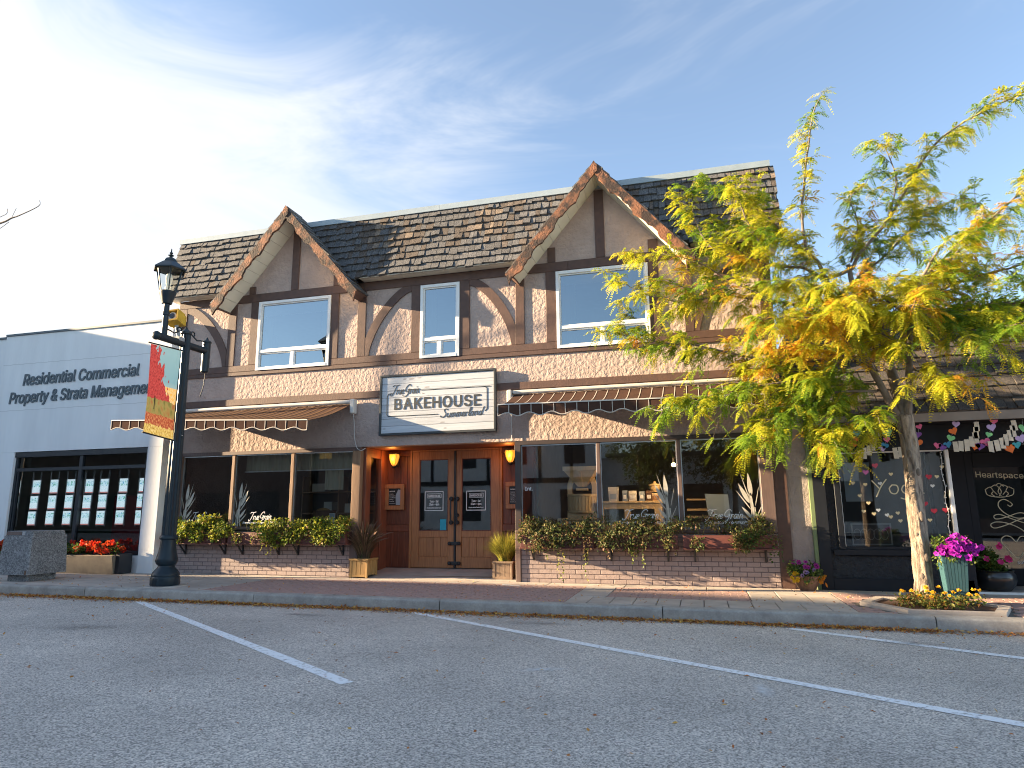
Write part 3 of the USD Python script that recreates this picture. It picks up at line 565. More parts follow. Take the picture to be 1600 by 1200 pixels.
# upper windows
def window(a, b, split, zmid):
    w = bh.part('window', MB().box(a+.002, a+.055, -.04, .06, ZB+.002, ZT-.002).box(b-.055, b-.002, -.04, .06, ZB+.002, ZT-.002).box(a+.056, b-.056, -.04, .06, ZT-.055, ZT-.002).box(a+.056, b-.056, -.045, .06, ZB+.002, ZB+.05), M['vinyl'])
    bh.part('window_rail', cb(a+.057, b-.057, -.032, .05, zmid-.035, zmid+.02, c=.004), M['vinyl'], parent=w)
    m_ = a+(b-a)*split
    bh.part('mullion', cb(m_-.03, m_+.03, -.022, .04, ZB+.052, zmid-.037, c=.004), M['vinyl'], parent=w)
    for (p, q, r, s) in [(a+.057, b-.057, zmid+.021, ZT-.057), (a+.057, m_-.031, ZB+.052, zmid-.037), (m_+.031, b-.057, ZB+.052, zmid-.037)]:
        bh.part('sash', MB().box(p, p+.022, -.012, .03, r, s).box(q-.022, q, -.012, .03, r, s).box(p+.023, q-.023, -.012, .03, s-.022, s).box(p+.023, q-.023, -.012, .03, r, r+.022), M['vinyl'], parent=w)
        bh.part('pane', sheet_xz(p+.0225, q-.0225, .010, r+.0225, s-.0225), M['glassup'], parent=w)
window(*WIN[0], .5, 4.22); window(*WIN[1], .5, 4.19); window(*WIN[2], .5, 4.21)
for (a, b, z0) in ((-8.12, -7.95, 3.9), (-6.86, -6.66, 3.9), (-4.68, -4.50, 4.3), (-2.15, -1.9, 3.9), (-.9, -.72, 3.9)): bh.part('window_curtain', MB().add([(x, .12+.02*math.sin(40*x), z) for x in np.linspace(a, b, 16) for z in (z0, 5.16)], [(2*i, 2*i+2, 2*i+3, 2*i+1) for i in range(15)]), M['curtain'], True)
bh.part('window_blind', MB().box(-8.1, -6.67, .09, .10, 4.95, 5.16).box(-2.14, -.72, .09, .10, 5.0, 5.16), M['paper'])

# mansard: slope plane from the eave (y=-.27, z=5.41) up to (y=.03, z=6.68)
EY, EZ, TY, TZ = -0.27, 5.41, 0.03, 6.69
SLN = math.hypot(TY-EY, TZ-EZ); SU = np.array([0, (TY-EY)/SLN, (TZ-EZ)/SLN]); SN = np.array([0, -(TZ-EZ)/SLN, (TY-EY)/SLN])
MX0, MX1 = -10.22, 1.46
def onslope(p): return tuple(np.array([p[0], EY, EZ])+SU*p[1]+SN*p[2])
mp_ = sbox(MX0, 0, MX1, SLN)
def hw_at(z): return max((ZAP-.02-z)/SL, 0)
for c in CX:
    h0 = hw_at(EZ); mp_ = mp_.difference(Polygon([(c-h0, -.01), (c+h0, -.01), (c, (ZAP-.02-EZ)/((TZ-EZ)/SLN))]))
man = bh.part('mansard_roof', MB().prism(mp_, onslope, -.05, -.012).box(MX1-.01, MX1-.004, .02, .8, 5.45, 6.66), M['deck'])
shl = []
exp_ = 0.148; row = 0; s = 0.0
while s < SLN-.03:
    x = MX0-.01-R.random()*.1
    while x < MX1:
        w = R.uniform(.06, .17); a, b = x+.004, x+w-.004; x += w
        a, b = max(a, MX0-.012), min(b, MX1+.012)
        z = EZ+s*SU[2]+.05
        for c in CX:
            h = hw_at(z)
            if h > 0:
                if a > c-h and b < c+h: a = b
                elif a < c-h < b: b = c-h
                elif a < c+h < b: a = c+h
        if b-a < .03: continue
        shl.append((a, b, s+(R.uniform(-.010, .010) if R.random() < .86 else R.uniform(-.04, .03)), min(exp_*1.3, SLN-s+.01), row))
    s += exp_; row += 1
def shingle(a, b, s0, L, t=.036):
    tt = t*R.uniform(.6, 1.35); lift = R.uniform(0, .006); sk = R.uniform(-.010, .010)
    v = [onslope(q) for q in ((a, s0+sk, -.012), (b, s0-sk, -.012), (b, s0+L, -.012), (a, s0+L, -.012), (a, s0+sk, tt+lift), (b, s0-sk, tt+lift), (b, s0+L, -.004), (a, s0+L, -.004))]
    return v, [[4, 5, 6, 7], [0, 1, 5, 4], [1, 2, 6, 5], [3, 0, 4, 7], [0, 3, 2, 1]]
random.Random(3).shuffle(shl)
shl.sort(key=lambda q: -(q[0]))
# the mix of tones: patches of grey and of sun-browned cedar
def tone(a, s): 
    v = meshkit.noise(np.array([[a*.9, s*1.4, 5.0]]))[0]+R.uniform(-.3, .3)
    return 0 if v < .66 else (1 if v < .93 else 2)
rest = [MB(), MB(), MB()]
for i, q in enumerate(shl):
    v, f = shingle(*q[:4]); k = tone(q[0], q[2])
    if i < 300: put(newpath('shingle', man), MB().add(np.array(v)-bh.loc, f), M['sh'][k], False)
    else: rest[k].add(v, f)
for k in range(3): bh.part('shingle_mass', rest[k], M['sh'][k], parent=man, kind='stuff')
fls = np.linspace(MX0-.02, MX1-.05, 5)
for a, b in zip(fls[:-1], fls[1:]): bh.part('flashing', MB().box(a+.002, b-.002, TY-.035, TY+.12, TZ-.01, TZ+.095), M['flash'])
# eave soffit in panels, between the gables
for a, b in [(MX0, CX[0]-1.5), (CX[0]+1.5, CX[1]-1.5), (CX[1]+1.5, MX1)]:
    n = max(1, int((b-a)/.42)); e = np.linspace(a, b, n+1)
    for p, q in zip(e[:-1], e[1:]): bh.part('soffit_panel', bx(p+.003, q-.003, EY+.005, -.03, 5.40, 5.412), M['soffit'])
for (p, q) in [(MX0, X0-.013), (X1+.013, MX1)]: bh.part('soffit_panel', bx(p, q, -.027, .8, 5.40, 5.412), M['soffit'])

# gables
GY = -0.42
for gi, c in enumerate(CX):
    gr = None
    for sd in (-1, 1):
        d = unit((sd*HWD, ZEND-ZAP)); nrm = np.array([-d[1]*sd, d[0]*sd]); nrm = nrm if nrm[1] > 0 else -nrm; Ls = math.hypot(HWD, ZAP-ZEND)
        P_ = lambda s_, o: np.array([c, ZAP])+d*s_+nrm*o
        deck = Polygon([P_(0, -.12) if False else (c, ZAP-.12/abs(d[0])*1.0), P_(Ls, -.10), P_(Ls, -.02), (c, ZAP-.02/abs(d[0]))])
        core = bh.part('gable_roof', MB().prism(deck, xz(0), -.12, -GY-.005), M['fascia'])
        n = 13
        for i in range(n):
            s1 = Ls*(i+1)/n+.02; s0 = s1-Ls/n*1.35; s0 = max(s0, -.0)
            for (ya, yb) in ((GY-.015-R.uniform(0, .03), GY+.14), (GY+.142, GY+.30), (GY+.302, .08)):
                s1j = s1+R.uniform(-.01, .012); q0 = P_(s0, -.018); q1 = P_(s1j, -.018); q2 = P_(s1j, .010+R.uniform(0, .008)); q3 = P_(s0, -.012)
                v = [(q[0], y, q[1]) for y in (ya, yb) for q in (q0, q1, q2, q3)]
                f = np.array([[0, 1, 2, 3], [4, 7, 6, 5], [0, 4, 5, 1], [1, 5, 6, 2], [2, 6, 7, 3], [3, 7, 4, 0]])
                put(newpath('shingle', core), MB().add(np.array(v)-bh.loc, f if sd < 0 else f[:, ::-1]), M['sh'][0 if R.random() < .75 else 1], False)
        # bark-edged fascia board with a wavy lower edge
        ts = np.linspace(0, Ls+.06, 40); low = -.175-.022*np.sin(ts*9+gi*2+sd)-.014*np.sin(ts*21+1.3*sd)-.008*np.sin(ts*43)
        top_ = [P_(t, -.02) for t in ts]; lo_ = [P_(t, l) for t, l in zip(ts, low)]
        tip = [P_(Ls+.16, -.20), ]
        top_[0] = np.array((c, ZAP-.02/abs(d[0]))); 
        lo_ = [q for q in lo_ if (q[0]-c)*sd > .004]; lo_ = [np.array((c, lo_[0][1]+SL*abs(lo_[0][0]-c)))]+lo_
        fp = Polygon(top_+[P_(Ls+.06, -.05)]+tip+lo_[::-1]).buffer(0)
        fp = fp.intersection(sbox(c-3, 4, c-.001, 8) if sd < 0 else sbox(c+.001, 4, c+3, 8))
        bh.part('fascia_board', MB().prism(fp, xz(GY), 0.0, .045), M['fascia'])
        for i in range(10):
            a, b = Ls*i/10+.003, Ls*(i+1)/10-.003
            if i == 0: a = .12
            if i == 9: b = Ls-.01
            q = [P_(a, -.148), P_(b, -.148), P_(b, -.132), P_(a, -.132)]
            bh.part('soffit_panel', MB().prism(Polygon([tuple(z) for z in q]), xz(0), .004, -GY-.004), M['soffit'])
        e0 = P_(Ls-.008, -.14); bh.part('rafter_end', MB().prism(Polygon([P_(Ls-.006, -.19), P_(Ls+.02, -.19), P_(Ls+.02, -.03), P_(Ls-.006, -.03)]), xz(0), .004, -GY-.004), M['timber'])
    bh.part('fascia_cap', MB().prism(Polygon([(c-.05, ZAP-.20), (c, ZAP-.24), (c+.05, ZAP-.20), (c+.05, ZAP-.08), (c, ZAP-.005), (c-.05, ZAP-.08)]), xz(GY-.046), 0, .012), M['fascia'])

# brick stall risers
def bricks(x0, x1, ztop, cnt, maxn):
    zb = min(g(x0), g(x1))-.06; w = bh.part('brick_wall', bx(x0, x1, .004, .2, zb, ztop), M['mortar']); restb = MB(); z = zb; k = 0; items = []
    while z < ztop-.02:
        x = x0-(.1 if k % 2 else 0)
        while x < x1-.01:
            a, b = max(x, x0)+.0045, min(x+.2, x1)-.0045
            if b-a > .025: items.append((a, b, z+.0045, min(z+.0725, ztop)-.0045))
            x += .2
        z += .0725; k += 1
    items.sort(key=lambda q: -q[2]) if False else None
    for i, (a, b, c_, d_) in enumerate(items):
        o = R.uniform(-.0015, .0015); m = MB().cbox(a, b, -.004+o, .02, c_, d_, c=.003)
        if i < maxn: put(newpath('brick', w), MB().add(m.mesh()[0]-bh.loc, m.mesh()[1]), M['brick'], False)
        else: restb.add(*m.mesh())
    if restb.ok(): bh.part('brick_mass', restb, M['brick'], parent=w, kind='stuff')
bricks(-9.773, -6.02, .80, 0, 300); bricks(-2.90, 1.073, .76, 0, 300)

# shop windows
def shopfront(posts, z0, z1, name, mw, mm):
    f = bh.part('shop_window', MB().box(posts[0][0], posts[-1][1], -.028, .10, z1, 2.288), mm)
    bh.part('sill', cb(posts[0][0], posts[-1][1], -.05, .12, z0-.05, z0-.001, c=.006), M['framebrown'], parent=f)
    for i, (a, b) in enumerate(posts): bh.part('post', cb(a, b, -.03 if i in (0, len(posts)-1) else -.015, .09, z0, z1-.001, c=.005), mw if i else mm, parent=f)
    for (a, b), (c_, d_) in zip(posts[:-1], posts[1:]):
        bh.part('pane', sheet_xz(b+.001, c_-.001, .043, z0+.001, z1-.002), M['glass'], parent=f)
        bh.part('glazing_bead', MB().box(b+.001, b+.014, .02, .039, z0+.001, z1-.002).box(c_-.014, c_-.001, .02, .039, z0+.001, z1-.002).box(b+.015, c_-.015, .02, .039, z1-.02, z1-.002), M['steel'], parent=f)
    return f
sw1 = shopfront([(-9.77, -9.70), (-8.57, -8.505), (-7.29, -7.225), (-6.02, -5.86)], .885, 2.225, 'l', M['framewood'], M['framebrown'])
sw2 = shopfront([(-2.985, -2.885), (-1.61, -1.55), (-.335, -.275), (.885, 1.072)], .82, 2.22, 'r', M['framebrown'], M['darkbrown'])
bh.part('post', MB().cbox(-2.985, -2.90, -.032, .09, g(-3)-.05, .818), M['framebrown']); bh.part('post', MB().cbox(-6.02, -5.86, -.03, .09, g(-6)-.05, .883), M['framebrown'])
# stickers and lettering on the glass (just outside the pane)
YD = .039
def wheat(x, z, lean, h):
    mb = MB()
    def head(bx_, bz, ang, L, W):
        t = np.linspace(0, 1, 9); a = np.array([math.sin(ang), math.cos(ang)]); n_ = np.array([a[1], -a[0]])
        wd = W*np.sin(PI*t**.75)**.9
        l = [np.array([bx_, bz])+a*L*q+n_*s_/2 for q, s_ in zip(t, wd)]; r = [np.array([bx_, bz])+a*L*q-n_*s_/2 for q, s_ in zip(t, wd)]
        pg = Polygon([tuple(q) for q in l]+[tuple(q) for q in r[::-1]]).buffer(0)
        if not pg.is_empty: mb.prism(pg, xz(YD), 0, .003)
    for (dx, dz, an, L, W) in [(0.02, .46, .08, .36, .068), (.05, .36, .45, .34, .062), (.03, .26, .60, .36, .018), (.03, .14, .66, .22, .045), (.02, .05, .76, .24, .018), (-.03, .32, -.22, .30, .012), (-.02, .12, -.45, .26, .012), (.04, .40, .28, .44, .012)]:
        head(x+dx*lean, z+dz*h, an*lean, L*h, W)
    line(mb, [(x+.0, z), (x+.005*lean, z+.25*h), (x+.03*lean, z+.5*h)], .030, YD, .003); line(mb, [(x-.045*lean, z), (x-.02*lean, z+.3*h)], .016, YD, .003); line(mb, [(x+.045*lean, z), (x+.03*lean, z+.3*h), (x+.06*lean, z+.5*h)], .014, YD, .003)
    return mb
for x, z, l, h, f in ((-9.60, .9, 1, .98, sw1), (-8.40, .9, 1, .98, sw1), (-.50, .84, -1, 1.02, sw2), (.76, .84, -1, 1.02, sw2)): bh.part('wheat_decal', wheat(x, z, l, h), M['wheat'], parent=f)
for x0, x1, z, tx, a, b, zt, f in ((-9.42, -8.97, 1.02, 'Organic BC farmed grain', -9.53, -8.80, .945, sw1), (-8.14, -7.68, 1.01, 'Freshly stone ground flour', -8.28, -7.58, .935, sw1), (-1.20, -.66, .99, 'Handcrafted baked food', -1.30, -.55, .905, sw2), (.07, .60, .98, 'Connected to community', .03, .68, .905, sw2)):
    mb = MB(); script(mb, 'True Grain', x0, x1, z, .135, YD, .009, .003); bh.part('window_lettering', mb, M['decalw'], parent=f)
    mb = MB(); text(mb, tx, a, b, zt, .042, YD, .003, True); bh.part('window_lettering', mb, M['decalw'], parent=f)
mb = MB(); text(mb, 'Int.', -2.83, -2.70, 1.46, .06, YD, .003); bh.part('window_lettering', mb, M['decalw'], parent=sw2)

# entrance recess
DY = 1.0; RX0, RX1 = -5.86, -2.985
bh.part('porch_floor', MB().add([(RX0, -.02, g(-5.8)+.004), (RX1, -.02, g(-3)+.004), (RX1, DY+.05, .105), (RX0, DY+.05, .105), (RX0, -.02, -.1), (RX1, -.02, -.1), (RX1, DY+.05, -.1), (RX0, DY+.05, -.1)], [[0, 1, 2, 3], [0, 4, 5, 1], [1, 5, 6, 2], [3, 7, 4, 0]]), M['walk'])
bh.part('porch_ceiling', bx(RX0, RX1, .201, DY+.1, 2.292, 2.33), M['redwood'])
pw = bh.part('porch_wall', MB().box(RX0-.02, -5.30, DY+.02, DY+.1, .0, 2.289).box(-3.53, RX1+.1, DY+.02, DY+.1, .0, 2.289).box(-5.299, -3.531, DY+.02, DY+.1, 2.27, 2.289), M['redwood'])
def planks(a, b, y, z0, z1, w=.145):
    x = a
    while x < b-.02:
        e = min(x+w*R.uniform(.85, 1.15), b)
        bh.part('plank', cb(x+.004, e-.004, y-.022, y-.001, z0, z1, c=.004), M['redwood'], parent=pw)
        bh.part('batten', cb(e-.018, e+.010, y-.036, y-.0225, z0, z1, c=.003), M['redwood'], parent=pw)
        x = e
for a, b in ((RX0+.03, -5.33), (-3.50, RX1+.06)):
    planks(a, b, DY+.02, .12, .76); planks(a, b, DY+.02, .90, 2.18)
    bh.part('rail', cb(a, b, DY-.03, DY+.019, .765, .895), M['redwood'], parent=pw); bh.part('rail', cb(a, b, DY-.03, DY+.019, 2.185, 2.287), M['redwood'], parent=pw)
# left cheek with a narrow side light
bh.part('side_post', MB().cbox(RX0-.06, RX0+.05, .10, .30, .0, 2.289), M['redwood'])
bh.part('side_post', MB().cbox(RX0-.06, RX0+.05, .72, DY+.015, .05, 2.289), M['redwood'])
bh.part('side_panel', MB().cbox(RX0-.05, RX0+.03, .302, .718, .0, .62), M['redwood']); bh.part('side_panel', MB().cbox(RX0-.05, RX0+.03, .302, .718, 2.12, 2.289), M['redwood'])
bh.part('side_light', MB().add([(RX0-.006, .302, .622), (RX0-.006, .718, .622), (RX0-.006, .718, 2.118), (RX0-.006, .302, 2.118)], [[0, 1, 2, 3]]), M['glass'])
bh.part('side_panel', MB().cbox(RX1+.0, RX1+.08, .10, DY+.015, .0, 2.289), M['redwood'])
# doors
DZ0, DZ1 = .115, 2.255
for di, (a, b, ga, gb) in enumerate(((-5.285, -4.435, -5.14, -4.555), (-4.395, -3.545, -4.29, -3.715))):
    y0, y1 = DY-.03, DY+.018
    d = bh.part('door', MB().cbox(a, ga, y0, y1, DZ0, DZ1).cbox(gb, b, y0, y1, DZ0, DZ1), M['doorwood'])
    for z0, z1 in ((DZ0, .31), (.665, .775), (2.105, DZ1)): bh.part('door_rail', cb(ga+.001, gb-.001, y0+.002, y1, z0, z1), M['doorwood'], parent=d)
    n = 4; e = np.linspace(ga+.002, gb-.002, n+1)
    for p, q in zip(e[:-1], e[1:]): bh.part('door_panel', cb(p+.002, q-.002, y0+.022, y1-.005, .311, .664, c=.004), M['doorwood'], parent=d)
    bh.part('pane', sheet_xz(ga+.001, gb-.001, y0+.025, .776, 2.104), M['glass'], parent=d)
    bh.part('door_bead', MB().box(ga+.001, ga+.014, y0+.006, y0+.021, .776, 2.104).box(gb-.014, gb-.001, y0+.006, y0+.021, .776, 2.104).box(ga+.015, gb-.015, y0+.006, y0+.021, 2.09, 2.104).box(ga+.015, gb-.015, y0+.006, y0+.021, .776, .79), M['redwood'], parent=d)
    s0 = -5.03 if di == 0 else -4.20; s1 = s0+.375; yd = y0+.0215; zt, zb = 1.505, 1.145; mb = MB()
    mb.prism(sbox(s0, zb, s1, zt).difference(sbox(s0+.012, zb+.012, s1-.012, zt-.012)), xz(yd), 0, .003)
    text(mb, 'BAKEHOUSE', s0+.075, s1-.065, zt-.105, .038, yd, .003, True); mb.prism(sbox(s0+.06, zt-.118, s1-.05, zt-.05).buffer(.006).difference(sbox(s0+.06, zt-.118, s1-.05, zt-.05)), xz(yd), 0, .003)
    text(mb, 'Tues - Sat', s0+.10, s1-.10, zt-.205, .04, yd, .003, True); text(mb, '10am - 4pm', s0+.085, s1-.085, zt-.26, .04, yd, .003, True); text(mb, 'Handcrafted baked food', s0+.045, s1-.045, zb+.045, .022, yd, .003, True)
    bh.part('door_lettering', mb, M['decalw'], parent=d)
bh.part('door_frame', MB().cbox(-5.329, -5.289, DY-.04, DY+.018, .10, 2.289).cbox(-3.541, -3.501, DY-.04, DY+.018, .10, 2.289).cbox(-5.288, -3.542, DY-.035, DY+.018, 2.258, 2.289), M['doorwood'])
hd = bh.part('door_bar', MB().cbox(-4.434, -4.396, DY-.05, DY+.018, .12, 2.254), M['black'])
for k, (x, zs) in enumerate(((-4.475, (.93, 1.36)), (-4.355, (.93, 1.36)))):
    hb = MB().tube([(x, DY-.10, zs[0]-.04), (x, DY-.115, .5*(zs[0]+zs[1])), (x, DY-.10, zs[1]+.04)], .016, 8)
    for z in zs: hb.sphere((x, DY-.075, z), .042, 2).tube([(x, DY-.03, z), (x, DY-.10, z)], .02, 8)
    bh.part('handle', hb, M['black'], 40)
for z in (.20, .55):
    m = MB().cbox(-4.53, -4.30, DY-.062, DY-.051, z-.03, z+.03); 
    for x in (-4.51, -4.32): m.sphere((x, DY-.065, z), .035, 1)
    bh.part('bolt_plate', m, M['black'], 40)
bh.part('lock', MB().sphere((-4.355, DY-.06, 1.06), .035, 2), M['black'], True)
bh.part('door_note', bx(-4.72, -4.60, DY-.006, DY-.003, .79, .99), M['blue'])
# ------------------------------------------------------------------ dark yoga shop (right)
ys = Thing('yoga_shop_building', 'low black shop with weathered shake roof and cream heart decals', 'building', loc=(5, 4, g(5)))
DX0 = 1.62
gz = g(3)-.08
ys.part('wall', MB().box(DX0, 1.78, -.03, .25, gz, 2.30).box(1.781, 3.60, .0, .2, 1.985, 2.30).box(3.601, 9.0, .0, .2, 1.99, 2.30).box(5.05, 9.0, .0, .2, gz, 1.989), M['dark'])
ys.part('stucco_panel', MB().box(1.781, 1.90, .012, .2, gz, 1.984).box(1.901, 3.54, .02, .2, gz, .44), M['darkstucco'])
ys.part('trim_board', cb(1.82, 3.56, -.035, .018, .45, .535, c=.008), M['dark'])
ys.part('trim_board', cb(1.781, 3.57, -.02, .011, gz, .13), M['dark'])
ys.part('trim_board', cb(1.901, 1.985, -.03, .1, .537, 1.984), M['dark'])
ys.part('corner_pier', MB().cbox(3.44, 3.60, -.02, .2, gz, .56), M['dark'])
ysw = ys.part('shop_window', MB().box(1.987, 3.50, -.01, .06, 1.94, 1.984).box(1.987, 3.44, -.01, .06, .537, .575).box(3.50, 3.58, -.01, .1, 1.94, 1.984), M['dark'])
ys.part('pane', sheet_xz(1.988, 3.40, .035, .576, 1.938), M['glass'], parent=ysw)
ys.part('window_post', cb(3.405, 3.455, -.012, .05, .561, 1.939), M['vinyl'], parent=ysw)
ys.part('window_edge', MB().box(1.988, 3.404, .02, .031, 1.92, 1.938).box(1.988, 2.0, .02, .031, .576, 1.919), M['vinyl'], parent=ysw)
ys.part('pane', MB().add([(3.43, .052, .60), (3.43, .90, .60), (3.43, .90, 1.93), (3.43, .052, 1.93)], [[0, 1, 2, 3]]), M['glass'], parent=ysw)
ys.part('side_wall', MB().box(3.40, 3.46, .055, .95, gz, .598).box(3.40, 3.50, .902, .95, .6, 2.3), M['dark'])
ys.part('side_post', cb(3.462, 3.49, .60, .63, .60, 1.93), M['vinyl'])
ys.part('porch_floor', bx(3.60, 5.05, -.02, 1.0, g(4)-.05, g(4)+.02), M['walk'])
ys.part('threshold', bx(3.60, 5.04, -.035, -.022, g(4)-.004, g(4)+.03), M['vinyl'])
# door in the recess
dy = .95
dd = ys.part('door', MB().cbox(3.95, 4.06, dy, dy+.05, g(4)+.03, 1.95).cbox(4.80, 4.92, dy, dy+.05, g(4)+.03, 1.95).cbox(4.061, 4.799, dy, dy+.05, 1.72, 1.95).cbox(4.061, 4.799, dy, dy+.05, g(4)+.03, .22), M['dark'])
ys.part('pane', sheet_xz(4.061, 4.799, dy+.022, .221, 1.719), M['glass'], parent=dd)
ys.part('door_surround', MB().box(3.50, 3.949, dy-.005, dy+.1, gz, 2.29).box(4.921, 5.06, dy-.005, dy+.1, gz, 2.29).box(3.95, 4.92, dy-.005, dy+.1, 1.951, 2.29).box(5.06, 5.2, .2, dy+.1, gz, 2.29), M['dark'])
mb = MB(); text(mb, 'Heartspace', 4.09, 4.72, 1.575, .085, dy+.019, .003, False, 0, -.05); ys.part('door_lettering', mb, M['cream'], parent=dd)
mb = MB(); yy = dy+.019
for pts in ([(4.19, 1.385), (4.26, 1.42), (4.30, 1.36), (4.34, 1.31)], [(4.27, 1.42), (4.34, 1.45), (4.40, 1.36), (4.37, 1.29)], [(4.33, 1.44), (4.385, 1.475), (4.44, 1.43)], [(4.50, 1.42), (4.42, 1.45), (4.36, 1.36), (4.39, 1.29)], [(4.57, 1.385), (4.50, 1.42), (4.46, 1.36), (4.42, 1.31)], [(4.19, 1.385), (4.22, 1.30), (4.38, 1.268), (4.54, 1.30), (4.57, 1.385)], [(4.30, 1.36), (4.27, 1.32), (4.30, 1.285)], [(4.46, 1.36), (4.49, 1.32), (4.46, 1.285)]): line(mb, pts, .011, yy, .003)
line(mb, [(4.49, 1.20), (4.52, 1.16), (4.49, 1.13), (4.46, 1.15)], .012, yy, .003)
line(mb, [(4.49, 1.20), (4.42, 1.235), (4.35, 1.20), (4.34, 1.12), (4.42, 1.02), (4.56, .955), (4.66, .97), (4.66, 1.02), (4.58, 1.03), (4.40, .965), (4.28, .945), (4.26, .99), (4.34, 1.01), (4.50, .94), (4.68, .875), (4.74, .90), (4.72, .95), (4.60, .94), (4.42, .86), (4.25, .81), (4.20, .86), (4.28, .90), (4.42, .88), (4.58, .80), (4.68, .68), (4.66, .56), (4.50, .38), (4.38, .50), (4.31, .62), (4.36, .69), (4.44, .68), (4.50, .61), (4.56, .68), (4.64, .68), (4.67, .62)], .013, yy, .003)
ys.part('door_drawing', mb, M['cream'], parent=dd)
mb = MB(); text(mb, 'solutions', 4.48, 4.76, .285, .05, dy+.019, .003, False); ys.part('door_lettering', mb, M['decalw'], parent=dd)
# window decals
mb = MB(); yd = .031
line(mb, [(2.43, 1.515), (2.52, 1.40)], .016, yd, .003, False); line(mb, [(2.62, 1.53), (2.545, 1.43), (2.47, 1.285)], .016, yd, .003)
line(mb, [(2.69, 1.45), (2.65, 1.40), (2.67, 1.335), (2.73, 1.325), (2.765, 1.38), (2.75, 1.44), (2.69, 1.45)], .016, yd, .003)
line(mb, [(2.89, 1.43), (2.84, 1.44), (2.81, 1.38), (2.84, 1.33), (2.89, 1.35), (2.90, 1.43)], .016, yd, .003); line(mb, [(2.90, 1.44), (2.895, 1.30), (2.85, 1.245), (2.79, 1.26)], .016, yd, .003)
line(mb, [(3.03, 1.43), (2.98, 1.44), (2.955, 1.38), (2.985, 1.33), (3.03, 1.36)], .016, yd, .003); line(mb, [(3.04, 1.44), (3.04, 1.36), (3.09, 1.325)], .016, yd, .003)
ys.part('window_lettering', mb, M['cream'], parent=ysw)
HEARTS = [(2.172, 1.484, 'c'), (2.251, 1.297, 'c'), (2.354, 1.191, 'c'), (2.413, 1.035, 'c'), (2.475, 1.087, 'w'), (2.691, 1.602, 'c'), (2.628, 0.99, 'c'), (2.725, 1.044, 'c'), (2.747, 0.933, 'c'), (2.583, 1.017, 'w'), (2.359, 1.637, 'P'), (2.337, 1.458, 'c'), (2.536, 1.47, 'w'), (2.496, 1.73, 'p'), (3.05, 1.605, 'r'), (3.178, 1.552, 'r'), (3.28, 1.554, 'c'), (3.211, 1.423, 'w'), (3.361, 1.689, 'c'), (3.125, 0.942, 'c'), (3.085, 1.171, 'r'), (3.192, 1.069, 'r'), (3.338, 1.079, 'r'), (2.279, 1.072, 'c'), (3.016, 1.195, 'c')]
for x, z, k in HEARTS: ys.part('heart_decal', MB().prism(heart((x, z), .085 if k in 'rpP' else .058, R.uniform(-.2, .2)), xz(yd), 0.0005, .003), M['h'+k], parent=ysw)
# interior
ys.part('interior', MB().box(1.80, 3.39, 2.6, 2.7, gz, 2.6).box(1.64, 1.70, .2, 2.6, gz, 2.6).box(1.70, 9, .21, 4, 2.42, 2.5).box(1.7, 5.6, .2, 4.1, gz-.02, gz+.02).box(5.5, 5.6, 1.1, 4, gz, 2.4).box(3.4, 5.5, 4.0, 4.1, gz, 2.4), M['roomdark'])
ys.part('display_counter', MB().box(2.05, 3.0, .5, .9, .06, .74).box(2.05, 3.0, .495, .499, .70, .74), M['roomdark'])
pn = Thing('wall_poster', 'grey blue poster hanging behind the yoga shop window, left side', 'poster', loc=(2.28, .3, 1.45)); pn.part('sheet', bx(2.10, 2.46, .25, .256, 1.22, 1.80), M['paperblue'])
cb_ = Thing('chalkboard', 'dark framed chalkboard with pale scrollwork low in the yoga shop window', 'chalkboard', loc=(2.35, .25, .6))
cb_.part('frame', MB().box(2.12, 2.66, .20, .22, .585, .605).box(2.12, 2.66, .20, .22, .88, .90).box(2.12, 2.14, .20, .22, .606, .879).box(2.64, 2.66, .20, .22, .606, .879), M['grey']); cb_.part('board', bx(2.141, 2.639, .205, .215, .606, .879), M['black'])
mb = MB()
for k in range(5): line(mb, [(2.20+.09*k+.05*math.cos(a), .74+.08*math.sin(a)*(1-.1*(a/6))) for a in np.linspace(0, 6, 9)], .008, .2045, .002)
cb_.part('chalk_scroll', mb, M['grey'])
# shake roof
RY0, RZ0, RY1, RZ1 = -.40, 2.44, .95, 4.28
RL = math.hypot(RY1-RY0, RZ1-RZ0); RU = np.array([0, (RY1-RY0)/RL, (RZ1-RZ0)/RL]); RN = np.array([0, -(RZ1-RZ0)/RL, (RY1-RY0)/RL])
def onroof(p): return tuple(np.array([p[0], RY0, RZ0])+RU*p[1]+RN*p[2])
ro = ys.part('shake_roof', MB().prism(sbox(1.60, 0, 9.0, RL), onroof, -.08, -.015).box(1.62, 9, RY1, 6, 2.5, 4.2), M['deck'])
sk = []; s = 0.0; row = 0
while s < RL-.03:
    x = 1.58-R.random()*.1
    while x < 9.0:
        w = R.uniform(.10, .26); a, b = max(x+.004, 1.575), x+w-.004; x += w
        if b-a > .03: sk.append((a, b, s+R.uniform(-.02, .018), min(.235*1.22, RL-s+.01)))
    s += .225; row += 1
sk.sort(key=lambda q: q[0]); rest = [MB(), MB()]
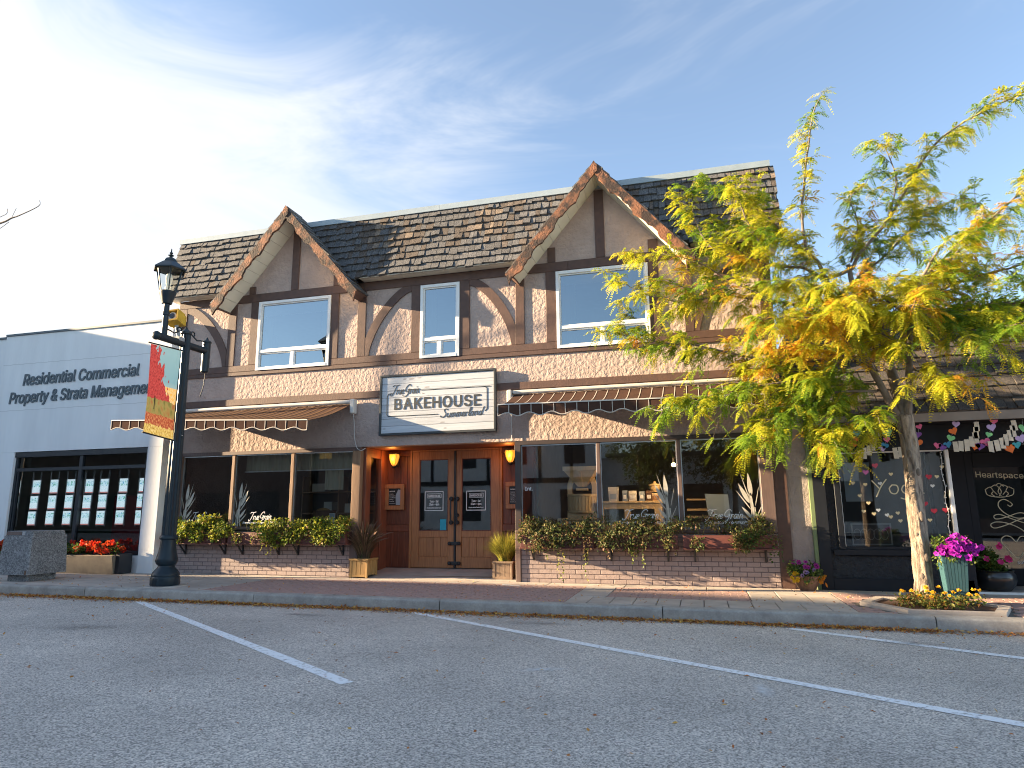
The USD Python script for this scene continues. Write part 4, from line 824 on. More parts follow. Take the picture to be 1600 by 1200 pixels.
for i, (a, b, s0, L) in enumerate(sk):
    tt = R.uniform(.02, .042); kx_ = R.uniform(-.008, .008)
    v = [onroof(q) for q in ((a, s0+kx_, -.015), (b, s0-kx_, -.015), (b, s0+L, -.015), (a, s0+L, -.015), (a, s0+kx_, tt), (b, s0-kx_, tt*R.uniform(.85, 1.1)), (b, s0+L, -.004), (a, s0+L, -.004))]
    f = [[4, 5, 6, 7], [0, 1, 5, 4], [1, 2, 6, 5], [3, 0, 4, 7], [0, 3, 2, 1]]; k = 0 if R.random() < .62 else 1
    if i < 300: put(newpath('shake', ro), MB().add(np.array(v)-ys.loc, f), M['sh2'][k], False)
    else: rest[k].add(v, f)
for k in range(2): ys.part('shake_mass', rest[k], M['sh2'][k], parent=ro, kind='stuff')
ys.part('fascia', bx(1.60, 9.0, RY0-.005, RY0+.03, 2.305, 2.425), M['greyfascia'])
ys.part('soffit', bx(1.61, 9.0, RY0+.031, dy-.01, 2.303, 2.33), M['dark'])
# garlands
GARL = [[(2.225, 2.184), (2.201, 2.092), (2.151, 2.013), (2.116, 1.972)], [(2.628, 2.169), (2.608, 2.077), (2.568, 1.987), (2.537, 1.947)], [(3.041, 2.244), (3.009, 2.131), (2.991, 2.018), (2.936, 1.929)], [(3.498, 2.259), (3.457, 2.163), (3.41, 2.066), (3.366, 1.978), (3.293, 1.944), (3.236, 1.969)], [(3.96, 2.284), (3.926, 2.196), (3.879, 2.098), (3.828, 1.995), (3.754, 1.942), (3.696, 1.944)], [(4.299, 2.17), (4.252, 2.028), (4.194, 1.943), (4.112, 1.895)]]
GC = ['toop', 'gkbl', 'kvob', 'logbvk', 'klgkvo', 'gltor']
wh = ['short heart garland nearest the left corner of the yoga shop', 'heart garland with blue and lilac hearts left of the tree trunk', 'heart garland with a large orange heart just right of the tree trunk', 'heart garland ending in blue and violet hearts above the white window post', 'heart garland with a green and a pink heart between the two right tag buntings', 'heart garland at the right edge of the picture ending in an orange heart']
for pts, cs, lb in zip(GARL, GC, wh):
    t = Thing('heart_garland', lb, 'garland', 'paper heart garlands under the shake roof', (pts[0][0], -.30, 2.30))
    t.part('string', MB().tube([(pts[0][0]+.01, -.30, 2.302)]+[(x, -.30, z) for x, z in pts], .003, 4), M['grey'])
    for i, (x, z) in enumerate(pts): t.part('heart', MB().prism(heart((x, z), R.uniform(.085, .135), R.uniform(-.4, .4)), xz(-.305), 0, .006), M['h'+cs[i % len(cs)]])
TAGS = [[(2.486, 2.314), (2.453, 2.152), (2.372, 2.005), (2.251, 1.951), (2.177, 1.90)], [(2.924, 2.306), (2.919, 2.112), (2.803, 1.979), (2.663, 1.951)], [(3.752, 2.327), (3.693, 2.122), (3.581, 2.034), (3.421, 2.01)], [(4.196, 2.329), (4.145, 2.184), (4.008, 2.041), (3.81, 1.993)], [(4.636, 2.309), (4.594, 2.166), (4.436, 1.994), (4.253, 1.956)]]
wt = ['cloth tag bunting in the sun at the left of the yoga shop', 'cloth tag bunting half hidden behind the tree trunk', 'cloth tag bunting hanging above the white window post', 'cloth tag bunting hanging above the yoga shop door', 'cloth tag bunting cut off by the right edge of the picture']
for pts, lb in zip(TAGS, wt):
    t = Thing('tag_bunting', lb, 'bunting', 'cloth tag buntings under the shake roof', (pts[0][0], -.33, 2.30)); c = cr(pts, 5)
    t.part('string', MB().tube([(x, -.33, z) for x, z in c], .003, 4), M['grey'])
    L = np.r_[0, np.cumsum(np.linalg.norm(np.diff(c, axis=0), axis=1))]; 
    for s in np.arange(.05, L[-1]-.02, .074):
        x, z = np.interp(s, L, c[:, 0]), np.interp(s, L, c[:, 1]); a = R.uniform(-.12, .12); h = R.uniform(.12, .155)
        q = np.array([(-.03, .005), (.03, .005), (.032, -h), (-.03, -h*R.uniform(.9, 1.05))])@rot2(a).T+(x, z); t.part('flag', MB().prism(Polygon(q), xz(-.333), 0, .003), M['tag'])
sl = Thing('string_lights', 'white string of tiny fairy bulbs hanging beside the yoga window post', 'string lights', loc=(3.37, .02, 1.9))
pts = [(3.355+.012*math.sin(k*1.3), .012, 1.9-k*.08) for k in range(16)]; sl.part('cable', MB().tube(pts, .004, 5), M['decalw'])
mb = MB()
for k, p in enumerate(pts): mb.sphere((p[0]-.012*(1 if k % 2 else -1), p[1]-.008, p[2]), .008, 1)
sl.part('bulbs', mb, M['decalw'])

# ------------------------------------------------------------------ unseen blocks added and shaped to cast shade, then the opposite row for reflections
cA, sA, tE = math.cos(SUN_AZ), math.sin(SUN_AZ), math.tan(SUN_EL)
sa = lambda x, y: -cA*x+sA*y
sb_ = lambda x, y, z: z+tE*(sA*x+cA*y)
def nbp(x, y, z, yf=-1.9):
    X = (sA*yf-sa(x, y))/cA; return X, sb_(x, y, z)-tE*(sA*X+cA*yf)
(nx0, nz0), (nx1, nz1) = nbp(-10.12, -.25, 4.40), nbp(-14.3, -.25, 4.94)
nx2 = nx0-9.0; nz2 = nz0+(nz1-nz0)*(nx2-nx0)/(nx1-nx0)
nb = Thing('neighbour_building', 'unseen block added further left along the pavement, shaped to shade the white office wall', 'building', loc=(nx0-4, 0, g(-22)))  # added unseen block; sloped top follows the shade line on the white wall
nb.part('wall', MB().prism(Polygon([(nx2, -.3), (nx0, -.3), (nx0, nz0), (nx2, nz2)]), xz(1.6), 0, 3.5), M['stucco_pier'])
for k in (1.5, 4, 6.5): nb.part('window', MB().box(nx0-k-.6, nx0-k+.6, -1.94, -1.895, 1, 2.4), M['darkframe'])
eb = Thing('street_end_building', 'tall unseen block added at the far left street end, shaped to shade the road', 'building', loc=(-52, -20, 0))  # added unseen block; outline follows the shade edge along the pavement
def ebp(x, y, z, X=-48.0):
    Y = (sa(x, y)+cA*X)/sA; return Y, sb_(x, y, z)-tE*(sA*X+cA*Y)
ep = [ebp(*q) for q in ((-13, -1.15, .06), (-9.7, -1.06, .04), (-3, -.45, 0), (.8, -1.12, -.03), (2.9, -1.5, -.04))]
eb.part('wall', MB().prism(Polygon([(ep[0][0]+.2, -.3), (ep[0][0]+.2, ep[0][1]-.6)]+ep+[(-40, ep[-1][1]+1.2), (-40, -.3)]), lambda p: (-56+p[2], p[0], p[1]), 0, 8), M['stucco_pier'])
for y in (-14, -19, -24, -29): eb.part('window', MB().box(-47.99, -47.94, y-.7, y+.7, 3, 5).box(-47.99, -47.94, y-.7, y+.7, 7.5, 9.5), M['darkframe'])
ob = Thing('opposite_building', 'white two storey building with dark timbers across the street, seen reflected in the glass', 'building', loc=(-10, -33, g(-10)))
OY = -28.0
ob.part('wall', MB().box(-21, -5.5, OY-10, OY, -.2, 6.2).box(-5.49, 12, OY-10, OY-.5, -.2, 4.2), M['white'])
ob.part('roof', MB().box(-21.3, -5.2, OY-10, OY+.5, 6.21, 6.45).box(-5.19, 12.3, OY-10, OY+.2, 4.21, 4.4), M['deck'])
for x in np.arange(-20.5, -5.4, 1.9): ob.part('timber_board', bx(x-.09, x+.09, OY+.001, OY+.04, 3.1, 6.2), M['black'])
ob.part('timber_board', bx(-21, -5.5, OY+.001, OY+.05, 2.8, 3.09), M['black'])
for x in (-18.1, -14.3, -10.5, -7.0): ob.part('window', bx(x-.6, x+.6, OY+.001, OY+.03, 3.9, 5.4), M['darkframe']); ob.part('window', bx(x-.9, x+.9, OY+.001, OY+.03, .6, 2.4), M['darkframe'])
for x in (-3.5, 0, 3.5, 7.0): ob.part('window', bx(x-1.2, x+1.2, OY-.499, OY-.46, .5, 2.6), M['darkframe'])
ob2 = Thing('opposite_building', 'plain brick building across the street further left, outside the picture', 'building', loc=(-40, -33, g(-30)))
ob2.part('wall', MB().box(-75, -21.5, OY-10, OY-.2, -.4, 5.6), M['framebrown']); ob2.part('roof', MB().box(-75.2, -21.4, OY-10, OY+.1, 5.61, 5.8), M['deck'])
for x in np.arange(-60, -22, 4.0): ob2.part('window', bx(x-1.2, x+1.2, OY-.199, OY-.16, .6, 2.6), M['darkframe'])
ob3 = Thing('opposite_building', 'plain brown building across the street further right, outside the picture', 'building', loc=(30, -33, g(30)))
ob3.part('wall', MB().box(12.5, 60, OY-10, OY-.2, -.4, 5.4), M['framebrown']); ob3.part('roof', MB().box(12.4, 60.2, OY-10, OY+.1, 5.41, 5.6), M['deck'])
for x in np.arange(15, 58, 4.0): ob3.part('window', bx(x-1.2, x+1.2, OY-.199, OY-.16, .6, 2.6), M['darkframe'])
struct('far_pavement', sheet([-29, -23.98], -0.02), M['walk'])
def bgtree(name, lb, x, y, h, r, seed):
    t = Thing(name, lb, 'tree', None, (x, y, g(x)))
    t.part('trunk', MB().tube([(x, y, -.1), (x+.05, y, h*.3), (x-.05, y+.1, h*.62)], [.16, .13, .07], 8), M['limb'], True)
    rs = np.random.RandomState(seed); n = 5200; c = MB(); k = rs.randint(0, 9, n); cc = np.stack([rs.uniform(-.6, .6, 9)*r, rs.uniform(-.6, .6, 9)*r, h*.62+rs.uniform(-.25, .35, 9)*h*.55], 1)
    d = rs.randn(n, 3); d /= np.linalg.norm(d, axis=1, keepdims=True); P_ = np.array([x, y, 0])+cc[k]+d*(rs.rand(n, 1)**.4)*r*.55
    base = np.array([(.05, .09, .02), (.08, .12, .025), (.035, .065, .018), (.16, .15, .03)])
    c.leaves(P_, rs.randn(n, 3), rs.randn(n, 3), rs.uniform(.12, .26, n), rs.uniform(.06, .12, n), base[rs.choice(4, n, p=[.35, .3, .25, .1])])
    t.part('crown', c, M['leaf'])
bgtree('opposite_tree', 'green street tree across the road in front of the opposite pavement, right one', -3.0, -24.6, 6.6, 2.3, 5)
bgtree('opposite_tree', 'green street tree across the road, seen reflected in the right shop window', 1.6, -24.8, 6.2, 2.2, 6)
# ------------------------------------------------------------------ awnings
def awning(name, lb, xl, xr, yl, yr, zl, zr, xwl, xwr, zw, drop, npan, topm, tops, n=24):
    t = Thing(name, lb, 'awning', 'brown retractable awnings over the shop windows', ((xl+xr)/2, 0, zw))
    u = np.linspace(0, 1, 9)
    def P_(s, v):      # s across, v from wall to front
        a = np.array([xwl+(xwr-xwl)*s, -.07, zw-.03]); b = np.array([xl+(xr-xl)*s, yl+(yr-yl)*s, zl+(zr-zl)*s]); p = a+(b-a)*v; p[2] -= .045*math.sin(PI*v); return p
    S = np.linspace(0, 1, 31); mb = MB(); v = [P_(s, q) for s in S for q in u]; m = len(u)
    f = [(i*m+j, i*m+j+1, (i+1)*m+j+1, (i+1)*m+j) for i in range(len(S)-1) for j in range(m-1)]
    mb.add(v, f); t.part('canopy', mb, M['fabric'], True)
    for k in range(npan+1):
        s0 = k/npan; mb = MB(); w = tops/(xr-xl)
        a, b = max(s0-w/2, 0), min(s0+w/2, 1)
        v = [P_(s, q)+np.array([0, -.002, .004]) for s in (a, b) for q in u]; mb.add(v, [(j, j+1, m+j+1, m+j) for j in range(m-1)]); t.part('stripe', mb, topm)
    # valance with a scalloped hem
    S = np.linspace(0, 1, npan*8+1); hem = lambda s: drop*(.86+.14*math.cos(2*PI*(s*npan/2.0)+.6))
    F = lambda s, dz, dy=0: P_(s, 1)+np.array([0, -.012+dy, -dz])
    v = [F(s, k*hem(s)) for s in S for k in (0, 1)]+[F(s, k*hem(s), .004) for s in S for k in (0, 1)]; L = len(S)*2
    f = [(2*i, 2*i+1, 2*i+3, 2*i+2) for i in range(len(S)-1)]; f = f+[(L+a, L+d, L+c, L+b) for a, b, c, d in f]
    t.part('valance', MB().add(v, f), M['fabric'])
    t.part('hem_piping', MB().tube([F(s, hem(s), -.003) for s in S], .009, 5), M['piping'], True)
    t.part('front_rail', MB().bar(F(0, -.006, 0), F(1, -.006, 0), .02, .018), M['alu'])
    for k in range(npan+1):
        s = k/npan; t.part('valance_stripe', MB().bar(F(s, .005, -.003), F(s, hem(s), -.003), .011, .004, up=(0, 1, 0)), M['piping'])
    t.part('cassette', MB().cbox(xwl-.02, xwr+.02, -.13, -.032, zw-.02, zw+.045, c=.02), M['alu']); 
    t.part('end_bracket', MB().cbox(xwr+.021, xwr+.10, -.17, -.032, zw-.21, zw+.05, c=.012), M['alu']); t.part('end_bracket', MB().cbox(xwl-.10, xwl-.021, -.17, -.032, zw-.21, zw+.05, c=.012), M['alu'])
    for s, dx in ((.12, .5), (.88, -.5)):
        a = P_(s, 0)+(0, -.02, -.12); b = P_(s, 1)+(0, .05, -.05); e = (a+b)/2+(dx, 0, -.03)
        t.part('folding_arm', MB().bar(a, e, .04, .05).bar(e, b, .035, .045), M['alu'])
    return t
aw1 = awning('awning', 'left awning whose brown top glows in the sun, running behind the lamp post', -9.95, -6.07, -1.50, -1.45, 2.75, 2.60, -9.70, -6.06, 3.10, .165, 20, M['fabric2'], .05)
aw2 = awning('awning', 'right awning in the shade with thin pale stripes curving down its brown top', -3.0, .95, -.95, -.95, 2.765, 2.72, -2.98, .95, 3.10, .18, 22, M['piping'], .012)
aw1.part('pull_cord', MB().tube(cr([(-6.0, -.09, 2.9), (-5.985, -.05, 2.6), (-5.98, -.04, 2.42), (-5.93, -.04, 2.27), (-5.84, -.05, 2.22), (-5.76, -.04, 2.26)], 5), .007, 6), M['cord'], True)
aw2.part('pull_cord', MB().tube(cr([(-3.04, -.08, 2.95), (-3.03, -.04, 2.6), (-3.035, -.04, 2.30)], 5), .007, 6), M['cord'], True)

# ------------------------------------------------------------------ hanging sign
sg = Thing('shop_sign', 'large white plank sign reading Bakehouse above the entrance', 'sign', loc=(-4.39, -.03, 2.47))
SX0, SX1, SZ0, SZ1, SY = -5.48, -3.295, 2.465, 3.56, -.085
sg.part('frame', MB().cbox(SX0, SX1, -.105, -.03, SZ1-.038, SZ1, c=.004).cbox(SX0, SX1, -.105, -.03, SZ0, SZ0+.038, c=.004).cbox(SX0, SX0+.038, -.105, -.03, SZ0+.039, SZ1-.039, c=.004).cbox(SX1-.038, SX1, -.105, -.03, SZ0+.039, SZ1-.039, c=.004), M['signt'])
e = np.linspace(SZ0+.039, SZ1-.039, 9)
for i in range(8):
    sx = SX0+.039+(.0 if i % 2 else .0); sg.part('plank', cb(SX0+.039, SX1-.039, SY, -.04, e[i]+.0025, e[i+1]-.0025, c=.002), M['signw'])
mb = spaced(MB(), 'BAKEHOUSE', -5.195, -3.575, 2.925, .19, SY, .006, .038); sg.part('lettering', mb, M['signt'])
mb = MB(); script(mb, 'True Grain', -5.25, -4.72, 3.20, .16, SY, .012, .005); sg.part('lettering', mb, M['signt'])
mb = MB(); script(mb, 'Summerland', -4.30, -3.53, 2.74, .145, SY, .010, .005, .25, .02); sg.part('lettering', mb, M['signt'])
mb = MB(); bl = lambda p: line(mb, p, .013, SY, .005, False)
bl([(-5.24, 3.22), (-5.31, 3.21), (-5.335, 3.17), (-5.335, 2.84), (-5.31, 2.805), (-4.36, 2.805)]); bl([(-4.68, 3.25), (-3.50, 3.25), (-3.455, 3.22), (-3.455, 2.86), (-3.49, 2.825)]); bl([(-3.50, 3.25), (-3.40, 3.248)])
sg.part('border_line', mb, M['signt'])
kn = MB()
for x, z, w, h in ((-5.0, 3.47, .07, .014), (-4.87, 3.465, .11, .016), (-4.72, 3.475, .08, .012), (-4.57, 3.30, .10, .016), (-4.64, 3.19, .05, .012), (-3.62, 3.03, .05, .010), (-3.56, 3.01, .05, .010), (-4.0, 2.93, .10, .010), (-5.38, 2.585, .06, .014), (-4.27, 2.66, .09, .014), (-4.22, 2.555, .06, .014)):
    tt = np.linspace(0, 2*PI, 15)[:-1]; kn.prism(Polygon(np.stack([x+w/2*np.cos(tt), z+h/2*np.sin(tt)], 1)), xz(SY), 0, .0012)
sg.part('wood_knots', kn, M['knot'])
# notice boxes and wall lamps of the porch
for x0, x1, lb in ((-5.815, -5.43, 'wood framed notice board left of the bakery doors under the wall lamp'), (-3.42, -3.02, 'wood framed notice board right of the bakery doors, half hidden by the window post')):
    t = Thing('notice_board', lb, 'notice board', 'framed notice boards beside the bakery doors', ((x0+x1)/2, .96, 1.17)); y = .955
    t.part('frame', MB().cbox(x0, x1, y-.05, y, 1.57, 1.65).cbox(x0, x1, y-.05, y, 1.17, 1.25).cbox(x0, x0+.07, y-.05, y, 1.251, 1.569).cbox(x1-.07, x1, y-.05, y, 1.251, 1.569), M['doorwood'])
    t.part('sheet', bx(x0+.071, x1-.071, y-.03, y-.02, 1.251, 1.569), M['black'])
    mb = MB(); text(mb, 'BAKEHOUSE', x0+.09, x0+.20, 1.505, .02, y-.031, .002, True)
    for k in range(6): text(mb, ['menu', 'bread', 'coffee', 'pastry', 'flour', 'hours'][k], x0+.09, x0+.17+.02*(k % 3), 1.46-k*.035, .014, y-.031, .002)
    t.part('lettering', mb, M['decalw']); t.part('picture', MB().prism(Polygon([(x1-.16, 1.26), (x1-.075, 1.26), (x1-.075, 1.54), (x1-.12, 1.55), (x1-.17, 1.44)]), xz(y-.031), 0, .002), M['paperblue'])
for x, lb in ((-5.60, 'amber glass wall lamp glowing left of the bakery doors'), (-3.30, 'amber glass wall lamp glowing right of the bakery doors, cut by the window post')):
    t = Thing('wall_lamp', lb, 'lamp', 'glowing amber wall lamps in the porch', (x, .95, 2.0)); y = .82
    t.part('back_plate', MB().cbox(x-.05, x+.05, .93, .955, 1.98, 2.18), M['black']); t.part('arm', MB().bar((x, .94, 2.215), (x, y, 2.225), .02, .02).cbox(x-.08, x+.08, y-.08, y+.08, 2.215, 2.235), M['black'])
    t.part('glass', MB().lathe([(.035, 0), (.06, .03), (.085, .10), (.10, .17), (.095, .21), (.0, .212)], (x, y, 2.0), 16), M['amber'], 50)
    for k in range(8): a = k*PI/4; t.part('rib', MB().tube([(x+r*math.cos(a), y+r*math.sin(a), 2.0+z) for r, z in ((.037, 0), (.063, .03), (.088, .10), (.103, .17), (.098, .212))], .003, 4), M['black'])
    t.part('base', MB().lathe([(.0, -.06), (.03, -.05), (.05, -.015), (.04, .0)], (x, y, 2.0), 12), M['black'], 50)
    l = UsdLux.SphereLight.Define(stage, t.path+'/glow'); l.CreateRadiusAttr(.05); l.CreateIntensityAttr(9.0); l.CreateColorAttr(Gf.Vec3f(1.0, .42, .09)); l.AddTranslateOp().Set(Gf.Vec3d(0, -.27, .10))

# ------------------------------------------------------------------ lamp post with its lantern over the road
LX, LY = -8.09, -2.0; LZ = g(LX)
lp = Thing('street_lamp', 'dark fluted cast iron street lamp with hanging lantern arm', 'street lamp', loc=(LX, LY, LZ))
lp.part('footing', MB().lathe([(0, -.01), (.34, -.01), (.33, .012), (0, .012)], (LX, LY, LZ), 8, rot=PI/8), M['walk'])
lp.part('base', MB().lathe([(.20, .01), (.215, .03), (.215, .13), (.20, .15), (.205, .17), (.19, .21), (.15, .26), (.125, .285), (.12, .31), (.15, .34), (.165, .38), (.158, .42), (.135, .50), (.118, .60), (.112, .70), (.13, .71), (.135, .735), (.125, .76), (.115, .77)], (LX, LY, LZ), 32, 16, .05), M['lamp'], 40)
lp.part('shaft', MB().lathe([(.108, .76), (.106, 1.0), (.098, 2.2), (.085, 3.3), (.077, 4.03)], (LX, LY, LZ), 48, 12, .13), M['lamp'], 35)
lp.part('cap', MB().lathe([(.08, 4.02), (.092, 4.03), (.092, 4.06), (.06, 4.09), (.03, 4.11), (.02, 4.14), (.0, 4.16)], (LX, LY, LZ), 16), M['lamp'], 40)
AZ = 3.88
lp.part('cross_arm', MB().tube([(LX, -2.62, AZ), (LX, -1.52, AZ)], .06, 14), M['lamp'], 40)
lp.part('arm_end', MB().sphere((LX, -2.62, AZ), (.072, .06, .072), 2), M['lamp'], True)
lp.part('pipe_stub', MB().lathe([(.0, -.38), (.05, -.38), (.068, -.36), (.068, .14), (.078, .145), (.078, .17), (.03, .20), (.012, .24), (0, .25)], (LX, -1.50, AZ), 16), M['lamp'], 40)
lp.part('cable', MB().tube(cr([(LX, -1.50, AZ-.37), (LX, -1.49, AZ-.5), (LX-.01, -1.50, AZ-.65), (LX-.03, -1.53, AZ-.80)], 5), .008, 5), M['black'], True)
for sd, y0 in ((-1, LY-.08), (1, LY+.08)):
    for rr, L in ((.055, .34),):
        a = np.linspace(0, 1.6*PI, 14); y_ = y0+sd*.08
        sp = [(LX, y_+sd*(-.055*math.cos(q)*(1-q/9)), AZ+.21+.055*math.sin(q)*(1-q/9)) for q in a][::-1]
        a2 = np.linspace(0, 1.5*PI, 12); y2 = y0+sd*.36
        s2 = [(LX, y2+sd*(.04*math.sin(q)*(1-q/8)), AZ+.115+.04*math.cos(q)*(1-q/8)) for q in a2]
        lp.part('scroll', MB().tube(np.array(sp+[(LX, y0+sd*.18, AZ+.13), (LX, y0+sd*.26, AZ+.15)]+s2), .012, 7), M['lamp'], True)
QY = -2.47
lp.part('stem', MB().lathe([(.046, .02), (.046, .36), (.058, .37), (.058, .42), (.046, .43), (.046, .56)], (LX, QY, AZ), 16), M['lamp'], 40)
lp.part('lantern_cup', MB().lathe([(.05, .55), (.075, .56), (.085, .60), (.125, .73), (.13, .76), (.09, .765)], (LX, QY, AZ), 16), M['lamp'], 40)
hexa = lambda r, z, k: np.array([LX+r*math.cos(PI/3*k+.3), QY+r*math.sin(PI/3*k+.3), AZ+z])
for k in range(6):
    lp.part('lantern_bar', MB().bar(hexa(.125, .765, k), hexa(.20, 1.125, k), .018, .018), M['lamp'])
    lp.part('lantern_pane', MB().add([hexa(.12, .77, k), hexa(.12, .77, k+1), hexa(.195, 1.12, k+1), hexa(.195, 1.12, k)], [[0, 1, 2, 3]]), M['lampglass'])
lp.part('lantern_bulb', MB().lathe([(.0, .77), (.05, .77), (.05, .84), (.03, .85), (.045, .90), (.06, .98), (.045, 1.05), (0, 1.08)], (LX, QY, AZ), 12), M['paper'], 50)
lp.part('lantern_roof', MB().lathe([(.255, 1.115), (.262, 1.135), (.20, 1.19), (.14, 1.24), (.10, 1.27), (.10, 1.285), (.075, 1.32), (.05, 1.335), (.035, 1.34), (.02, 1.36), (.05, 1.38), (.015, 1.395), (.03, 1.42), (.012, 1.44), (.008, 1.49), (0, 1.50)], (LX, QY, AZ), 6, rot=.3), M['lamp'], 20)
lp.part('banner_rod', MB().tube([(LX, LY-.06, 3.765), (LX, -2.76, 3.735)], .012, 6).tube([(LX, LY-.06, 2.28), (LX, -2.72, 2.345)], .012, 6), M['black'])
# banner hung from the post, square to the street
def bannermat():
    n = {'u': ('uvmap', {'attribute': 'st'}), 'sx': ('separate_xyz', {}), 'no': ('noise_texture', {'scale': 9.0, 'detail': 6.0}), 'ns': ('noise_texture', {'scale': 38.0, 'detail': 3.0}),
         'sky': ('rgb_ramp', {'ramp': [(.40, (.36, .42, .42)), (.62, (.13, .27, .37)), (1.0, (.17, .31, .40))]}),
         'e1': ('math', {'math_type': 'multiply_add', 'value2': 1.0, 'value3': 0.0}), 'e2': ('math', {'math_type': 'multiply_add', 'value2': .85}), 'e3': ('math', {'math_type': 'add'}), 'lt': ('math', {'math_type': 'less_than', 'value2': 1.60}),
         'red': ('rgb_ramp', {'ramp': [(.30, (.09, .014, .018)), (.48, (.28, .03, .035)), (.72, (.36, .085, .085))]}), 'm1': ('mix', {}),
         'gr': ('rgb_ramp', {'ramp': [(.3, (.09, .10, .03)), (.5, (.20, .185, .07)), (.7, (.22, .085, .035))]}), 'gz': ('math', {'math_type': 'multiply_add', 'value2': .06}), 'gl': ('math', {'math_type': 'less_than', 'value2': .425}), 'm2': ('mix', {}),
         'lf': ('rgb_ramp', {'ramp': [(.35, (.15, .025, .018)), (.5, (.29, .07, .035)), (.62, (.36, .20, .10))]}), 'lz': ('math', {'math_type': 'multiply_add', 'value2': .12}), 'll': ('math', {'math_type': 'less_than', 'value2': .285}), 'm3': ('mix', {}),
         'yl': ('rgb_ramp', {'ramp': [(.35, (.22, .13, .03)), (.5, (.42, .33, .09)), (.65, (.50, .45, .24))]}), 'yz': ('math', {'math_type': 'multiply_add', 'value2': .12}), 'yy': ('math', {'math_type': 'less_than', 'value2': .165}), 'm4': ('mix', {}),
         'p': ('principled_bsdf', {'roughness': .6}), 'tr': ('translucent_bsdf', {}), 'mm': ('mix_closure', {'fac': .18}), 'or': ('math', {'math_type': 'greater_than', 'value2': .55}), 'oz': ('math', {'math_type': 'less_than', 'value2': .56}), 'om': ('math', {'math_type': 'multiply'}), 'orr': ('rgb_ramp', {'ramp': [(.4, (.55, .30, .05)), (.6, (.45, .42, .28))]}), 'm0': ('mix', {})}
    L = [('u.UV', 'sx.vector'), ('u.UV', 'no.vector'), ('u.UV', 'ns.vector'), ('sx.y', 'sky.fac'),
         ('sx.x', 'or.value1'), ('sx.y', 'e2.value1'), ('sx.y', 'oz.value1'), ('or.value', 'om.value1'), ('oz.value', 'om.value2'), ('om.value', 'm0.fac'), ('ns.fac', 'orr.fac'), ('sky.color', 'm0.color1'), ('orr.color', 'm0.color2'),
         ('sx.x', 'e1.value1'), ('no.fac', 'e2.value3'), ('e1.value', 'e3.value1'), ('e2.value', 'e3.value2'), ('e3.value', 'lt.value1'), ('ns.fac', 'red.fac'), ('lt.value', 'm1.fac'), ('m0.color', 'm1.color1'), ('red.color', 'm1.color2'),
         ('no.fac', 'gr.fac'), ('no.fac', 'gz.value1'), ('sx.y', 'gz.value3'), ('gz.value', 'gl.value1'), ('gl.value', 'm2.fac'), ('m1.color', 'm2.color1'), ('gr.color', 'm2.color2'),
         ('ns.fac', 'lf.fac'), ('no.fac', 'lz.value1'), ('sx.y', 'lz.value3'), ('lz.value', 'll.value1'), ('ll.value', 'm3.fac'), ('m2.color', 'm3.color1'), ('lf.color', 'm3.color2'),
         ('ns.fac', 'yl.fac'), ('no.fac', 'yz.value1'), ('sx.y', 'yz.value3'), ('yz.value', 'yy.value1'), ('yy.value', 'm4.fac'), ('m3.color', 'm4.color1'), ('yl.color', 'm4.color2'),
         ('m4.color', 'p.base_color'), ('m4.color', 'tr.color'), ('p.BSDF', 'mm.closure1'), ('tr.BSDF', 'mm.closure2')]
    return usdkit.material(stage, '/World/Looks/banner_print', n, L, surface='mm.closure')
bn = Thing('banner', 'street banner printed with a red autumn tree and fallen leaves', 'banner', loc=(LX, -2.4, 2.3))
vs, uv, fs = [], [], []
NU, NV = 9, 13
for j in range(NV):
    for i in range(NU):
        a, b = i/(NU-1), j/(NV-1)          # a: 0 at the street edge, 1 at the post
        y = -2.70+.04*b*0+(-.0) + a*(.61); z0 = 2.35+(2.285-2.35)*a; z1 = 3.725+(3.752-3.725)*a
        vs.append((LX+.012*math.sin(3*a+4*b), y, z0+(z1-z0)*b)); uv.append((a, b))
for j in range(NV-1):
    for i in range(NU-1): q = j*NU+i; fs += [(q, q+1, q+NU+1), (q, q+NU+1, q+NU)]
vs = np.array(vs)-bn.loc
pb = usdkit.mesh(stage, newpath('cloth', bn.path), (vs, np.array(fs)), bannermat(), True, uv=np.array(uv, float))
bn.part('trunk_print', MB().box(LX+.011, LX+.016, -2.555, -2.545, 2.72, 2.93), M['black'])
bn.part('tie', MB().tube([(LX, -2.08, 2.33), (LX+.02, -2.0, 2.38), (LX+.12, -2.02, 2.36)], .008, 5), M['cord'])
# yellow box on the arm
yc = Thing('yellow_camera_box', 'yellow boxed camera mounted on the lamp arm beside the post top', 'camera', loc=(LX, -2.2, 4.05)); q = np.array([LX-.05, -2.17, 4.26])
ax_, ay_, az_ = unit((1, .18, .12)), unit((.0, 1, -.20)), None; az_ = unit(np.cross(ax_, ay_)); ay_ = np.cross(az_, ax_)
yc.part('housing', MB().obox(q, ax_*.105, ay_*.09, az_*.09), M['yellow'])
for sx, sz, wx, wz in ((0, .09, .115, .012), (0, -.09, .115, .012), (.108, 0, .012, .078), (-.108, 0, .012, .078)): yc.part('hood', MB().obox(q+ax_*sx+az_*sz-ay_*.07, ax_*wx, ay_*.10, az_*wz), M['yellow'])
mb = MB(); mb.tube([q-ay_*.101, q-ay_*.135], .07, 18); yc.part('lens_ring', mb, M['paper'], 40); mb = MB(); mb.tube([q-ay_*.135, q-ay_*.15], .045, 16); yc.part('lens', mb, M['urn'], 40)
yc.part('bracket', MB().bar(q-az_*.10, (LX, -2.14, AZ+.05), .05, .05).cbox(LX-.06, LX+.06, -2.20, -2.08, AZ+.02, AZ+.09), M['grey'])

